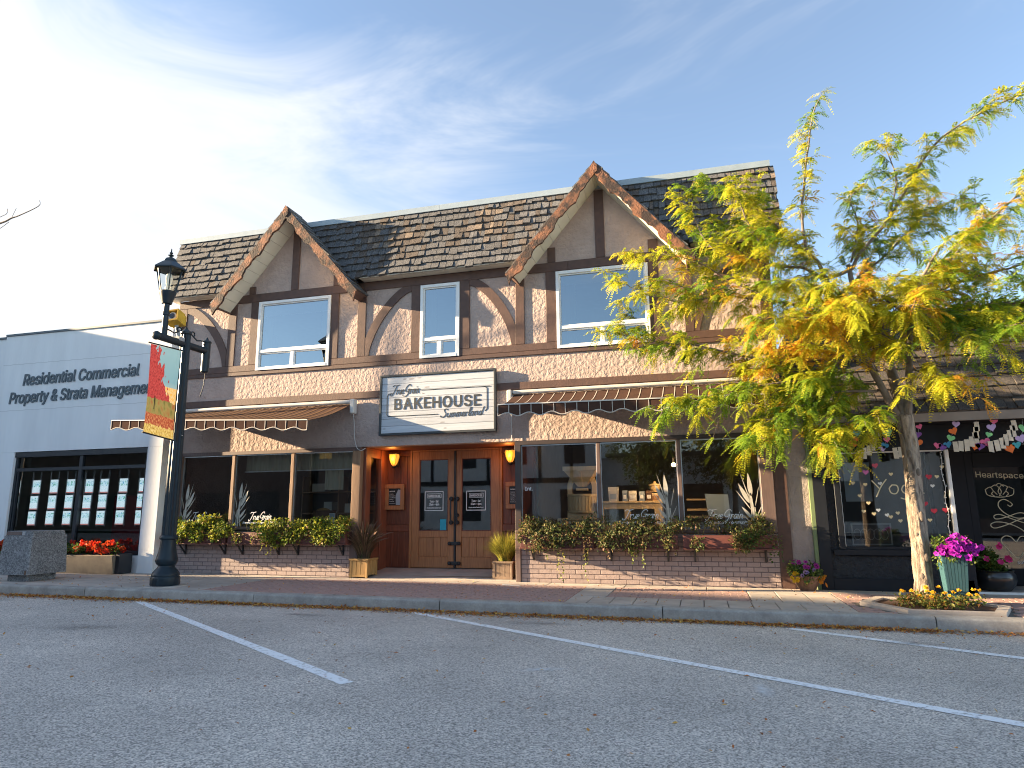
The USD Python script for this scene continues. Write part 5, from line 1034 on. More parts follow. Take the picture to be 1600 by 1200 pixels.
# ------------------------------------------------------------------ litter bin
tb = Thing('litter_bin', 'square exposed aggregate concrete litter bin with chamfered lid', 'litter bin', loc=(-11.05, -1.72, g(-11)))
def frus(x0, x1, y0, y1, z0, z1, gx, gy, c=.03):
    p = lambda a, b, d, e: [(a+c, d), (b-c, d), (b, d+c), (b, e-c), (b-c, e), (a+c, e), (a, e-c), (a, d+c)]
    lo, hi = p(x0, x1, y0, y1), p(x0-gx, x1+gx, y0-gy, y1+gy); v = [(x, y, z0) for x, y in lo]+[(x, y, z1) for x, y in hi]
    f = [(i, (i+1) % 8, (i+1) % 8+8, i+8) for i in range(8)]; mb = MB().add(v, f); mb.add(v[8:], [[0, 1, 2], [0, 2, 3], [0, 3, 4], [0, 4, 5], [0, 5, 6], [0, 6, 7]]); mb.add(v[:8], [[0, 2, 1], [0, 3, 2], [0, 4, 3], [0, 5, 4], [0, 6, 5], [0, 7, 6]]); return mb
G0 = g(-11)
tb.part('plinth', frus(-11.30, -10.84, -2.0, -1.46, G0, G0+.11, 0, 0), M['agg'])
tb.part('body', frus(-11.42, -10.74, -2.10, -1.36, G0+.11, G0+.74, -.035, -.03, .02), M['agg'])
tb.part('lid', frus(-11.375, -10.79, -2.06, -1.40, G0+.742, G0+.82, -.015, -.015, .03), M['agg'])
tb.part('slot', MB().box(-11.33, -11.0, -2.064, -2.05, G0+.755, G0+.81), M['framebrown']); tb.part('plate', MB().box(-10.99, -10.93, -2.066, -2.05, G0+.752, G0+.812), M['steel'])
tb.part('corner_chip', MB().box(-10.80, -10.765, -2.104, -2.08, G0+.115, G0+.18), M['terracotta'])

# ------------------------------------------------------------------ foliage helpers
def clump(mb, c, r, n, size, pal, wts, down=.0, seed=None):
    c = np.asarray(c, float); r = np.asarray(r, float); d = NR.randn(n, 3); d /= np.linalg.norm(d, axis=1, keepdims=True); P_ = c+d*(NR.rand(n, 1)**.45)*r
    D = d*.8+NR.randn(n, 3)*.55; D[:, 2] -= down; N = NR.randn(n, 3)*.6+d+np.array([0, 0, .5]); s = NR.uniform(.65, 1.25, n)*size
    C = np.array(pal)[NR.choice(len(pal), n, p=wts)]*NR.uniform(.75, 1.25, (n, 1)); mb.leaves(P_, D, N, s, s*NR.uniform(.5, .75, n), C)
def strand(mb, p, L, size, pal, sway=.05):
    n = int(L/.022); z = np.linspace(0, -L, n); ph = R.uniform(0, 6); x = p[0]+np.cumsum(NR.randn(n)*.006)+sway*np.sin(z*4+ph)*.3; y = p[1]+np.cumsum(NR.randn(n)*.003)
    P_ = np.stack([x, y, p[2]+z], 1); D = NR.randn(n, 3)*.8+np.array([0, -.5, -.5]); C = np.array(pal)[NR.randint(0, len(pal), n)]*NR.uniform(.8, 1.2, (n, 1))
    mb.leaves(P_, D, NR.randn(n, 3), NR.uniform(.7, 1.2, n)*size, NR.uniform(.5, .8, n)*size, C)
def blooms(t, pts, r, col, col2=None, name='flower', k=6, face=(0, -1, .35)):
    """each flower a small ring of petals"""
    for p in pts:
        mb = MB(); p = np.asarray(p, float); nv = unit(np.asarray(face)+NR.randn(3)*.45); a = unit(np.cross(nv, (0, .3, 1))); b = np.cross(nv, a)
        an = np.arange(k)*2*PI/k+R.random(); D = np.cos(an)[:, None]*a+np.sin(an)[:, None]*b+nv*.25; rr = r*R.uniform(.8, 1.2)
        c = np.array(col)*R.uniform(.75, 1.2); mb.leaves(np.tile(p, (k, 1)), D, np.tile(nv, (k, 1)), rr, rr*1.05, np.tile(c, (k, 1)), .1)
        if col2 is not None: mb.leaves(np.tile(p+nv*.006, (4, 1)), D[:4], np.tile(nv, (4, 1)), rr*.35, rr*.35, np.tile(col2, (4, 1)))
        t.part(name, mb, M['petal'])
GREENS = [(.075, .13, .022), (.05, .095, .02), (.13, .17, .03), (.20, .21, .035)]
# geranium troughs at the office window
for lb, xa, xb in (('low concrete trough of red geraniums between the litter bin and the white pillar', -12.35, -10.42), ('red geraniums in a trough at the left edge behind the litter bin', -13.72, -12.42)):
    t = Thing('flower_trough', lb, 'planter', 'geranium troughs under the office window', ((xa+xb)/2, -.40, g(-11.5)))
    z = g(-11.5); v = []
    t.part('trough', MB().prism(Polygon([(-.60, 0), (-.27, 0), (-.255, .33), (-.31, .34), (-.33, .28), (-.57, .28), (-.59, .34), (-.66, .33)]), lambda p: (xa+p[2], p[0], z+p[1]), 0, xb-xa-.10), M['troughc'], 30)
    t.part('end_block', MB().cbox(xb-.09, xb, -.58, -.28, z, z+.36), M['black'])
    t.part('soil', bx(xa+.02, xb-.12, -.57, -.33, z+.2, z+.29), M['soil'])
    f = MB(); n = int((xb-xa)*13)
    for k in range(n): clump(f, (R.uniform(xa+.05, xb-.1), R.uniform(-.62, -.32), z+.37+R.uniform(0, .10)), (.09, .08, .07), 55, .05, GREENS, [.4, .4, .15, .05])
    t.part('foliage', f, M['herb'])
    for k in range(int((xb-xa)*24)):
        c = np.array([R.uniform(xa+.04, xb-.06), R.uniform(-.70, -.34), 0]); c[2] = z+.40+R.uniform(0, .17); h = MB(); m = 22
        d = NR.randn(m, 3); d /= np.linalg.norm(d, axis=1, keepdims=True); rr = R.uniform(.045, .065); col = [(.62, .035, .012), (.70, .06, .02), (.60, .09, .02)][R.randrange(3)]
        h.leaves(c+d*rr*.55, d*.3+NR.randn(m, 3)*.5, d, .042, .045, np.array(col)*NR.uniform(.75, 1.25, (m, 1)), .1); t.part('flower_head', h, M['petal'])

# window boxes
LP = ([(.22, .26, .035), (.34, .33, .04), (.11, .17, .03), (.26, .16, .05), (.06, .10, .02)], [.30, .26, .24, .08, .12])
RP = ([(.11, .13, .04), (.16, .15, .05), (.07, .10, .03), (.22, .16, .07), (.20, .10, .06)], [.28, .2, .25, .17, .10])
boxes = [('window box of lime green foliage nearest the lamp post', -9.62, -8.42, LP, 0), ('middle left window box with a rounded yellow green mound', -8.36, -7.28, LP, 0), ('window box of dense sunlit yellow foliage beside the porch post', -7.20, -5.98, LP, 0),
         ('window box with long ivy strands trailing down the brick right of the porch', -2.84, -1.66, RP, 1), ('window box of dry brownish foliage under the display cabinet', -1.58, -.38, RP, 1), ('right end window box with red boards showing and a rounded green plant', -.30, 1.04, RP, 1)]
for bi, (lb, xa, xb, (pal, wts), rt) in enumerate(boxes):
    t = Thing('window_box', lb, 'window box', 'planted window boxes along the bakery front', ((xa+xb)/2, -.15, .62)); zb, zt = (.60, .79) if not rt else (.555, .74)
    t.part('front_board', cb(xa, xb, -.265, -.245, zb, zt, c=.004), M['boxred']); t.part('end_board', cb(xa, xa+.02, -.244, -.03, zb, zt, c=.004), M['boxred']); t.part('end_board', cb(xb-.02, xb, -.244, -.03, zb, zt, c=.004), M['boxred'])
    t.part('ledge', cb(xa-.01, xb+.01, -.285, -.03, zb-.025, zb-.002, c=.004), M['boxred']); t.part('soil', bx(xa+.021, xb-.021, -.243, -.032, zb+.02, zt-.03), M['soil'])
    for x in (xa+.16, xb-.16): t.part('bracket', MB().bar((x, -.20, zb-.028), (x, -.03, zb-.20), .02, .025).box(x-.014, x+.014, -.03, -.008, zb-.22, zb-.03), M['black'])
    f = MB(); n = int((xb-xa)*(34 if not rt else 30))
    for k in range(n):
        x = xa+(xb-xa)*(k+R.random())/n; hump = .5+.5*math.sin(3.1*x*2+bi*1.7)+R.uniform(-.2, .2); thin = meshkit.noise(np.array([[x*3.3, bi*1., 0.]]))[0]
        if thin < (.33 if rt else .28) and R.random() < .75: continue
        hump += (thin-.5)*.9; front = R.random() < .55
        y = R.uniform(-.33, -.24) if front else R.uniform(-.24, -.08); z = zt+(R.uniform(-.17, .06) if front else R.uniform(.0, .09))-(.05*hump if front else -.08*hump)+.05
        hid = rt and bi == 5 and -.05 < x < .42 and front
        if hid: continue
        ww = np.array(wts)*NR.uniform(.2, 1.9, len(wts)); ww /= ww.sum()
        clump(f, (x, y, z), (.11, .09, .09+.05*R.random()), 80 if rt else 95, R.uniform(.040, .062) if not rt else R.uniform(.034, .058), pal, ww, .25)
    for k in range(int((xb-xa)*20)):
        x = R.uniform(xa, xb)
        if rt and bi == 5 and -.05 < x < .42: continue
        strand(f, (x, R.uniform(-.36, -.28), zt-.02), R.uniform(.08, .34 if rt else .22)*R.uniform(.6, 1), .040, pal[:5] if R.random() < .7 else [(.20, .12, .07), (.26, .17, .09)])
    t.part('foliage', f, M['herb'])
    sp = MB()
    for k in range(10):
        x = R.uniform(xa, xb); p0 = np.array([x, R.uniform(-.24, -.1), zt]); dx = R.uniform(-.08, .08); sp.ribbon([p0+np.array([dx*q, -.03*q, (.14+.1*R.random())*q]) for q in (0, .33, .66, 1)], .012, (1, 0, 0), (.26, .22, .08))
    t.part('stems', sp, M['herb'])
    tr = MB()
    if bi == 3:
        for x in (-2.20, -2.13, -1.79, -1.74, -2.40): strand(tr, (x, -.30, zt-.10), {-2.20: .56, -2.13: .58, -1.79: .55, -1.74: .30, -2.40: .25}[x], .045, [(.30, .28, .06), (.24, .25, .06), (.14, .18, .04)], .03)
    elif bi == 4:
        for x in (-1.05, -.99, -.9): strand(tr, (x, -.30, zt-.08), R.uniform(.25, .38), .045, [(.24, .27, .05), (.14, .18, .04)], .05)
    elif bi == 5:
        for x in (.98, 1.03, 1.07): strand(tr, (x, -.28, zt-.02), R.uniform(.25, .42), .05, [(.10, .15, .035), (.07, .11, .03)], .05)
        clump(tr, (.70, -.30, .70), (.24, .13, .14), 420, .036, GREENS, [.35, .3, .25, .1], .1)
    elif bi == 1:
        for x in (-7.62, -7.5, -7.42): strand(tr, (x, -.30, zt-.06), R.uniform(.2, .33), .045, [(.24, .27, .05), (.34, .33, .06)], .06)
    if tr.ok(): t.part('trailing_stems', tr, M['herb'], kind='stuff')

# grass planters at the door
def grasspot(lb, x0, x1, y0, y1, h, wood, kind):
    z = g(x0)+.004; t = Thing('grass_planter', lb, 'planter', 'wooden grass planters either side of the porch', ((x0+x1)/2, (y0+y1)/2, z))
    for (a, b) in ((x0, y0), (x1-.04, y0), (x0, y1-.04), (x1-.04, y1-.04)): t.part('corner_post', cb(a, a+.04, b, b+.04, z, z+h, c=.004), wood)
    for k in range(3):
        w = (x1-x0-.08)/3; a = x0+.04+k*w; t.part('slat', cb(a+.004, a+w-.004, y0+.006, y0+.022, z+.04, z+h-.03, c=.003), wood); w2 = (y1-y0-.08)/3; b = y0+.04+k*w2
        t.part('slat', cb(x1-.022, x1-.006, b+.004, b+w2-.004, z+.04, z+h-.03, c=.003), wood); t.part('slat', cb(x0+.006, x0+.022, b+.004, b+w2-.004, z+.04, z+h-.03, c=.003), wood)
    t.part('top_rail', MB().cbox(x0-.012, x1+.012, y0-.012, y0+.03, z+h-.03, z+h+.002, c=.003).cbox(x1-.03, x1+.012, y0+.031, y1+.01, z+h-.03, z+h+.002, c=.003).cbox(x0-.012, x0+.03, y0+.031, y1+.01, z+h-.03, z+h+.002, c=.003), wood); t.part('bottom_rail', MB().cbox(x0+.041, x1-.041, y0+.002, y0+.03, z+.015, z+.055, c=.003), wood)
    t.part('soil', bx(x0+.023, x1-.023, y0+.023, y1-.01, z+.03, z+h-.05), M['soil'])
    cx, cy, zt = (x0+x1)/2, (y0+y1)/2, z+h-.05; f = MB(); n = 1500 if kind == 0 else 2600
    for k in range(n):
        a = R.uniform(0, 2*PI); r0 = .10*math.sqrt(R.random()); L = (R.uniform(.40, .84) if kind == 0 else R.uniform(.40, .66)); bend = R.uniform(.15, 1.0) if kind == 0 else R.uniform(.20, 1.15); q = np.linspace(0, 1, 6)
        rad = r0+L*bend*q**1.6*(.62 if kind == 0 else .72); zz = zt+L*(q-(.35 if kind == 0 else .50)*bend*q**2.2); p = np.stack([cx+rad*math.cos(a), cy+rad*math.sin(a), zz], 1)
        col = np.array([(.17, .10, .07), (.10, .085, .05), (.28, .20, .11), (.08, .10, .035)][R.choices(range(4), [.35, .25, .25, .15])[0]] if kind == 0 else [(.34, .32, .05), (.20, .21, .04), (.46, .38, .08), (.12, .14, .035)][R.choices(range(4), [.35, .3, .2, .15])[0]])*R.uniform(.8, 1.2)
        f.ribbon(p, R.uniform(.007, .014), (-math.sin(a), math.cos(a), 0), col)
    t.part('blades', f, M['herb'])
    if kind == 0:
        pl = MB()
        for k in range(46):
            a = R.uniform(0, 2*PI); L = R.uniform(.60, .88); bend = R.uniform(.3, 1.1); q = np.linspace(.55, 1, 5); rad = L*bend*q**1.7*.62; zz = zt+L*(q-.35*bend*q**2.2)
            p = np.stack([cx+rad*math.cos(a), cy+rad*math.sin(a), zz], 1); pl.tube(p, [.005, .011, .012, .009, .003], 5, False); pl.c.append(np.tile(np.array([(.30, .19, .14)])*R.uniform(.8, 1.2), (25, 1)))
        t.part('plumes', pl, M['herb'])
grasspot('honey coloured slatted planter of purple fountain grass left of the porch', -5.94, -5.60, -.14, .24, .32, M['planter'], 0)
grasspot('weathered slatted planter of yellow green grass right of the porch', -3.42, -3.08, .10, .45, .30, M['planter2'], 1)

# flower pots at the yoga shop
x, y = 1.40, -.17; z = g(x); t = Thing('flower_pot', 'wicker pot of mixed purple, yellow and orange flowers by the grey wall', 'flower pot', loc=(x, y, z))
t.part('pot', MB().lathe([(0, .0), (.10, .0), (.15, .08), (.20, .19), (.205, .21), (.18, .205), (.16, .17), (0, .17)], (x, y, z), 20), M['terracotta'], 40)
f = MB()
for k in range(12): a = R.uniform(0, 6.3); clump(f, (x+.15*math.cos(a), y+.12*math.sin(a)-.02, z+.24+R.uniform(-.06, .08)), (.10, .09, .08), 60, .045, GREENS, [.4, .3, .2, .1])
t.part('foliage', f, M['herb'])
blooms(t, [(x+R.uniform(-.20, .14), y-R.uniform(.06, .16), z+R.uniform(.33, .42)) for k in range(9)], .038, (.38, .03, .26), (.06, .01, .08)); blooms(t, [(x-.17+R.uniform(-.05, .06), y-.14+R.uniform(-.03, .03), z+R.uniform(.13, .28)) for k in range(8)], .036, (.75, .46, .02)); blooms(t, [(x+.19+R.uniform(-.05, .07), y-.12+R.uniform(-.04, .02), z+R.uniform(.08, .22)) for k in range(6)], .036, (.72, .26, .02)); blooms(t, [(x+R.uniform(-.1, .1), y-.18, z+R.uniform(.2, .3)) for k in range(5)], .032, (.34, .24, .45), (.03, .01, .06))
# teal planter of petunias
x, y = 2.905, -1.38; z = g(x)+.012; t = Thing('petunia_planter', 'tall teal ribbed planter of magenta petunias beside the tree trunk', 'planter', loc=(x, y, z)); H = .60
def taper(a, b, d0, d1):
    v = []
    for zz, hw in ((0, .098), (H, .138)):
        for (u, w_) in ((a, d0), (b, d0), (b, d1), (a, d1)): v.append((x+u*hw, y+w_*hw, z+zz))
    return MB().add(v, MBF)
MBF = np.array([[0, 3, 2, 1], [4, 5, 6, 7], [0, 1, 5, 4], [1, 2, 6, 5], [2, 3, 7, 6], [3, 0, 4, 7]])
t.part('body', taper(-.94, .94, -.94, .94), M['teal'])
for k in range(7):
    a = -1+k*2/7.; t.part('slat', taper(a+.02, a+2/7.-.02, -1.03, -.945), M['teal']); t.part('slat', taper(.945, 1.03, a+.02, a+2/7.-.02), M['teal']); t.part('slat', taper(-1.03, -.945, a+.02, a+2/7.-.02), M['teal'])
f = MB()
for k in range(22): a = R.uniform(0, 6.3); r_ = R.uniform(.04, .20); clump(f, (x+.03+r_*math.cos(a), y+r_*.7*math.sin(a)-.03, z+H+.09+R.uniform(-.12, .10)-r_*.35), (.09, .08, .08), 55, .042, GREENS, [.3, .25, .3, .15], .2)
t.part('foliage', f, M['herb'])
pts = []
for k in range(78):
    a = R.uniform(0, 6.3); r_ = .25*math.sqrt(R.random()); pts.append((x+.04+r_*math.cos(a)*1.05, y-.10-abs(math.sin(a))*r_*.6, z+H+.20-r_*.75+R.uniform(-.07, .07)))
blooms(t, pts, .042, (.44, .02, .42), (.12, .01, .16), k=5)
# black urn
x, y = 3.93, .30; z = g(x)+.021; t = Thing('urn_planter', 'glossy black bowl planter with pink flowers at the yoga shop door', 'planter', loc=(x, y, z))
t.part('bowl', MB().lathe([(0, .0), (.17, .0), (.225, .06), (.255, .14), (.25, .21), (.225, .255), (.24, .275), (.215, .275), (.20, .24), (0, .24)], (x, y, z), 28), M['urn'], 50)
f = MB()
for k in range(22): a = R.uniform(0, 6.3); r_ = R.uniform(0, .2); clump(f, (x-.06+r_*math.cos(a)*1.2, y+r_*math.sin(a), z+.33+R.uniform(-.05, .20)-r_*.2), (.09, .08, .09), 60, .05, GREENS, [.45, .3, .2, .05])
t.part('foliage', f, M['herb']); blooms(t, [(x+.05, y-.16, z+.63), (x+.03, y-.17, z+.60), (x+.12, y-.20, z+.45), (x+.13, y-.20, z+.42), (x-.15, y-.2, z+.44), (x+.02, y-.2, z+.40)], .05, (.58, .03, .20))
# groundcover round the tree
f = MB()
for k in range(40):
    a = R.uniform(0, 6.3); c = (2.60+.50*math.cos(a)*R.random()**.5, -1.66+.42*math.sin(a)*R.random()**.5, g(2.6)+.06+R.uniform(0, .05)); clump(f, c, (.07, .06, .055), 34, .045, [(.10, .14, .03), (.18, .18, .04), (.30, .18, .04), (.24, .10, .04)], [.35, .3, .2, .15])
for k in range(20):
    a = R.uniform(0, 6.3); c = np.array((2.60+.50*math.cos(a)*R.random()**.5, -1.72+.40*math.sin(a)*R.random()**.5, g(2.6)+.12+R.uniform(0, .10))); d = NR.randn(16, 3); d /= np.linalg.norm(d, axis=1, keepdims=True); d[:, 2] = abs(d[:, 2])
    f.leaves(np.tile(c, (16, 1)), d, NR.randn(16, 3), .034, .022, np.array([(.75, .46, .03)])*NR.uniform(.8, 1.2, (16, 1)))
single('bedding_plants', f, M['herb'], 'low bedding plants with small yellow marigolds round the street tree', 'bedding plants', None, 'stuff')

# ------------------------------------------------------------------ things behind the right bakery window
t = Thing('grain_mill', 'pale wooden grain mill with square hopper behind the right window', 'grain mill', loc=(-1.97, .62, .8)); mx, my = -1.96, .62
t.part('base', MB().cbox(-2.35, -1.60, .40, .90, .72, .80).cbox(-2.28, -1.64, .44, .86, .801, .96), M['maple']); t.part('base_slot', MB().box(-2.14, -2.02, .432, .439, .85, .92).box(-1.93, -1.76, .432, .439, .85, .92), M['black'])
t.part('stand', MB().cbox(-2.36, -1.60, .40, .90, .961, 1.0).cbox(-2.20, -1.70, .46, .86, 1.001, 1.09), M['maple'])
dr = t.part('drum', MB().lathe([(.0, 1.09), (.27, 1.09), (.27, 1.125), (.245, 1.126), (.245, 1.36), (.27, 1.361), (.27, 1.40), (.0, 1.40)], (mx, my, 0), 28), M['maple'], 30)
for k in range(28): a = 2*PI*k/28; q = np.array([mx+.25*math.cos(a), my+.25*math.sin(a), 1.243]); t.part('stave', MB().obox(q, np.array([-math.sin(a), math.cos(a), 0])*.024, np.array([math.cos(a), math.sin(a), 0])*.008, np.array([0, 0, .115])), M['maple'], parent=dr)
for sx in (-1, 1):
    pg = LineString(cr([(mx+sx*.21, 1.40), (mx+sx*.21, 1.55), (mx+sx*.17, 1.68)], 6)).buffer(.04, cap_style=2); t.part('leg', MB().prism(pg, xz(my), -.05, .05), M['maple'])
def hop(h0, z0, h1, z1): return MB().add([(mx+a*h, my+b*h, zz) for zz, h in ((z0, h0), (z1, h1)) for a, b in ((-1, -1), (1, -1), (1, 1), (-1, 1))], MBF)
t.part('hopper', hop(.07, 1.53, .27, 1.79), M['maple']); t.part('hopper_rim', hop(.285, 1.791, .285, 1.86), M['maple']); t.part('hopper_rib', MB().bar((mx, my-.075, 1.53), (mx, my-.275, 1.79), .05, .02), M['maple']); t.part('shoe', MB().cbox(mx-.10, mx+.10, my-.08, my+.08, 1.46, 1.50), M['maple'])
t = Thing('display_cabinet', 'pale wooden cabinet with glazed doors behind the right window', 'cabinet', loc=(-1.15, .62, .8)); ca, cb2, c0, c1 = -1.68, -.62, .42, .84
t.part('top', cb(ca-.03, cb2+.02, c0-.02, c1, 1.235, 1.27), M['maple']); t.part('frame', MB().cbox(ca, ca+.10, c0, c0+.05, .55, 1.234).cbox(cb2-.13, cb2, c0, c0+.05, .55, 1.234).cbox(ca+.44, ca+.54, c0, c0+.05, .55, 1.234).cbox(ca+.101, cb2-.131, c0+.002, c0+.048, 1.14, 1.234).cbox(ca+.101, cb2-.131, c0+.002, c0+.048, .55, .88), M['maple']); t.part('carcass', MB().box(ca, cb2, c1-.02, c1, .1, 1.234).box(ca, ca+.02, c0+.051, c1-.021, .1, 1.234).box(cb2-.02, cb2, c0+.051, c1-.021, .1, 1.234), M['maple']); t.part('glass', bx(ca+.1, cb2-.13, c0+.02, c0+.024, .88, 1.14), M['glass'])
for i, (x, w, h, m, lb) in enumerate(((-1.42, .17, .24, 'paper', 'tall cream paper flour bag leaning on the cabinet, leftmost of the bags'), (-1.23, .08, .18, 'paperblue', 'narrow blue grey flour bag second from the left on the cabinet'), (-1.10, .13, .17, 'paper', 'wide cream flour bag with a white foot, middle of the bags on the cabinet'), (-.95, .09, .16, 'paperblue', 'pale blue flour bag on the cabinet beside the brown one'), (-.83, .10, .17, 'terracotta', 'brown flour bag on the cabinet, rightmost of the bags'))):
    t = Thing('flour_bag', lb, 'paper bag', 'flour bags on the display cabinet', (x, .55, 1.27)); v = [(x+a*w/2*k, .55+b*.05*q, 1.271+zz) for zz, k, q in ((0, .88 if i == 0 else 1, 1), (h*.75, 1, .9), (h, 1.05 if i == 0 else 1, .15)) for a, b in ((-1, -1), (1, -1), (1, 1), (-1, 1))]
    f = [[0, 3, 2, 1], [8, 9, 10, 11]]+[[r_*4+j, r_*4+(j+1) % 4, r_*4+4+(j+1) % 4, r_*4+4+j] for r_ in (0, 1) for j in range(4)]; t.part('bag', MB().add(v, f), M[m]); t.part('label', bx(x-w*.3, x+w*.3, .492, .498, 1.31, 1.31+h*.35), M['decalw' if i != 0 else 'paperblue'])
t = Thing('hand_mill', 'small wooden hand mill standing on the right end of the cabinet', 'hand mill', loc=(-.73, .62, 1.27)); x = -.74
t.part('body', MB().cbox(x-.10, x+.10, .55, .75, 1.271, 1.40), M['maple']); t.part('drawer', cb(x-.07, x+.07, .542, .549, 1.29, 1.36), M['framewood']); t.part('bowl', MB().lathe([(0, .0), (.06, .0), (.09, .06), (.085, .10), (.10, .105), (.10, .125), (.03, .14), (.02, .17), (0, .175)], (x, .65, 1.42), 20), M['maple'], 40)
single('menu_board', MB().prism(Polygon([(.10, 1.0), (.44, 1.02), (.42, 1.36), (.06, 1.375)]), xz(.60), 0, .012), M['blueboard'], 'plain pale blue board leaning behind the right window pane', 'board')
t = Thing('bench', 'low wooden shelf behind the rightmost window pane', 'shelf', loc=(.3, .9, .8)); t.part('top', cb(-.25, .95, .75, 1.1, .98, 1.02), M['maple']); t.part('shelf', cb(-.25, .35, 1.3, 1.6, 1.10, 1.14), M['maple']); t.part('shelf', cb(-.25, .35, 1.3, 1.6, 1.28, 1.31), M['maple'])
t = Thing('pendant_bulb', 'glowing bulb on a wooden post behind the right window', 'lamp', loc=(-.30, .35, 1.9)); t.part('post', cb(-.36, -.28, .34, .42, .06, 2.6), M['framewood']); t.part('bulb', MB().sphere((-.40, .30, 1.84), .035, 2), M['bulb'], True); l = UsdLux.SphereLight.Define(stage, t.path+'/glow'); l.CreateRadiusAttr(.05); l.CreateIntensityAttr(42.0); l.CreateColorAttr(Gf.Vec3f(1.0, .62, .28)); l.AddTranslateOp().Set(Gf.Vec3d(-.20, -.14, -.06)); t.part('holder', MB().tube([(-.40, .30, 1.87), (-.40, .32, 1.95), (-.36, .345, 1.97)], .018, 8), M['black'])
# behind the left bakery window
t = Thing('curtain', 'beige gathered curtain and pelmet behind the left window', 'curtain', loc=(-7, .4, 1.9))
def pleat(x0, x1, z0, z1, y, k=40):
    n = int((x1-x0)*60); xs = np.linspace(x0, x1, n); yy = y+.025*np.sin(xs*k)+.01*np.sin(xs*k*2.3); v = [(a, b, z) for a, b in zip(xs, yy) for z in (z0, z1)]; return MB().add(v, [(2*i, 2*i+2, 2*i+3, 2*i+1) for i in range(n-1)])
t.part('pelmet', pleat(-8.5, -6.0, 1.93, 2.24, .35), M['curtain'], True); t.part('drape', pleat(-6.85, -6.45, 1.55, 1.93, .45, 55), M['curtain'], True); t.part('drape', pleat(-6.22, -6.0, 1.60, 1.9, .42, 55), M['curtain'], True); t.part('rail', MB().cbox(-8.5, -6.0, .28, .30, 1.905, 1.925), M['vinyl'])
t = Thing('wicker_basket', 'brown wicker basket behind the left window beside the porch post', 'basket', loc=(-6.95, .5, .9)); t.part('basket', MB().lathe([(0, 0), (.16, 0), (.22, .12), (.21, .22), (.23, .24), (.20, .24), (.19, .2), (0, .2)], (-6.85, .5, .93), 22, 11, .05), M['terracotta'], 40); t.part('loaf', MB().sphere((-6.88, .5, 1.15), (.14, .11, .07), 2), M['planter'], True)
t = Thing('flyer_holder', 'small white and blue flyer stand behind the left window', 'flyer', loc=(-6.55, .3, .9)); t.part('sheet', bx(-6.62, -6.50, .28, .286, .93, 1.12), M['paper']); t.part('print', bx(-6.61, -6.51, .275, .279, 1.05, 1.11), M['paperblue'])
t = Thing('shop_shelf', 'wooden shop shelving standing back inside the left window', 'shelf', loc=(-7.6, 2.2, .9)); 
for z in (.6, 1.1, 1.55): t.part('shelf', cb(-8.3, -6.6, 2.0, 2.4, z, z+.03), M['framewood'])
for x in (-8.32, -7.45, -6.6): t.part('upright', cb(x, x+.03, 2.0, 2.4, .04, 1.9), M['framewood'])
t.part('goods', MB().box(-8.2, -7.9, 2.05, 2.3, .631, .85).box(-7.8, -7.6, 2.05, 2.3, 1.131, 1.36).box(-7.3, -7.1, 2.05, 2.3, 1.131, 1.32).box(-7.0, -6.75, 2.05, 2.3, .631, .88).box(-8.1, -7.8, 2.05, 2.3, 1.581, 1.75), M['paper'])
single('straw', MB().tube([(-3.05, -.62, g(-3)+.012), (-2.72, -.74, g(-2.7)+.012)], .008, 5), M['cord'], 'pale stick lying on the pavement in front of the right window', 'stick')

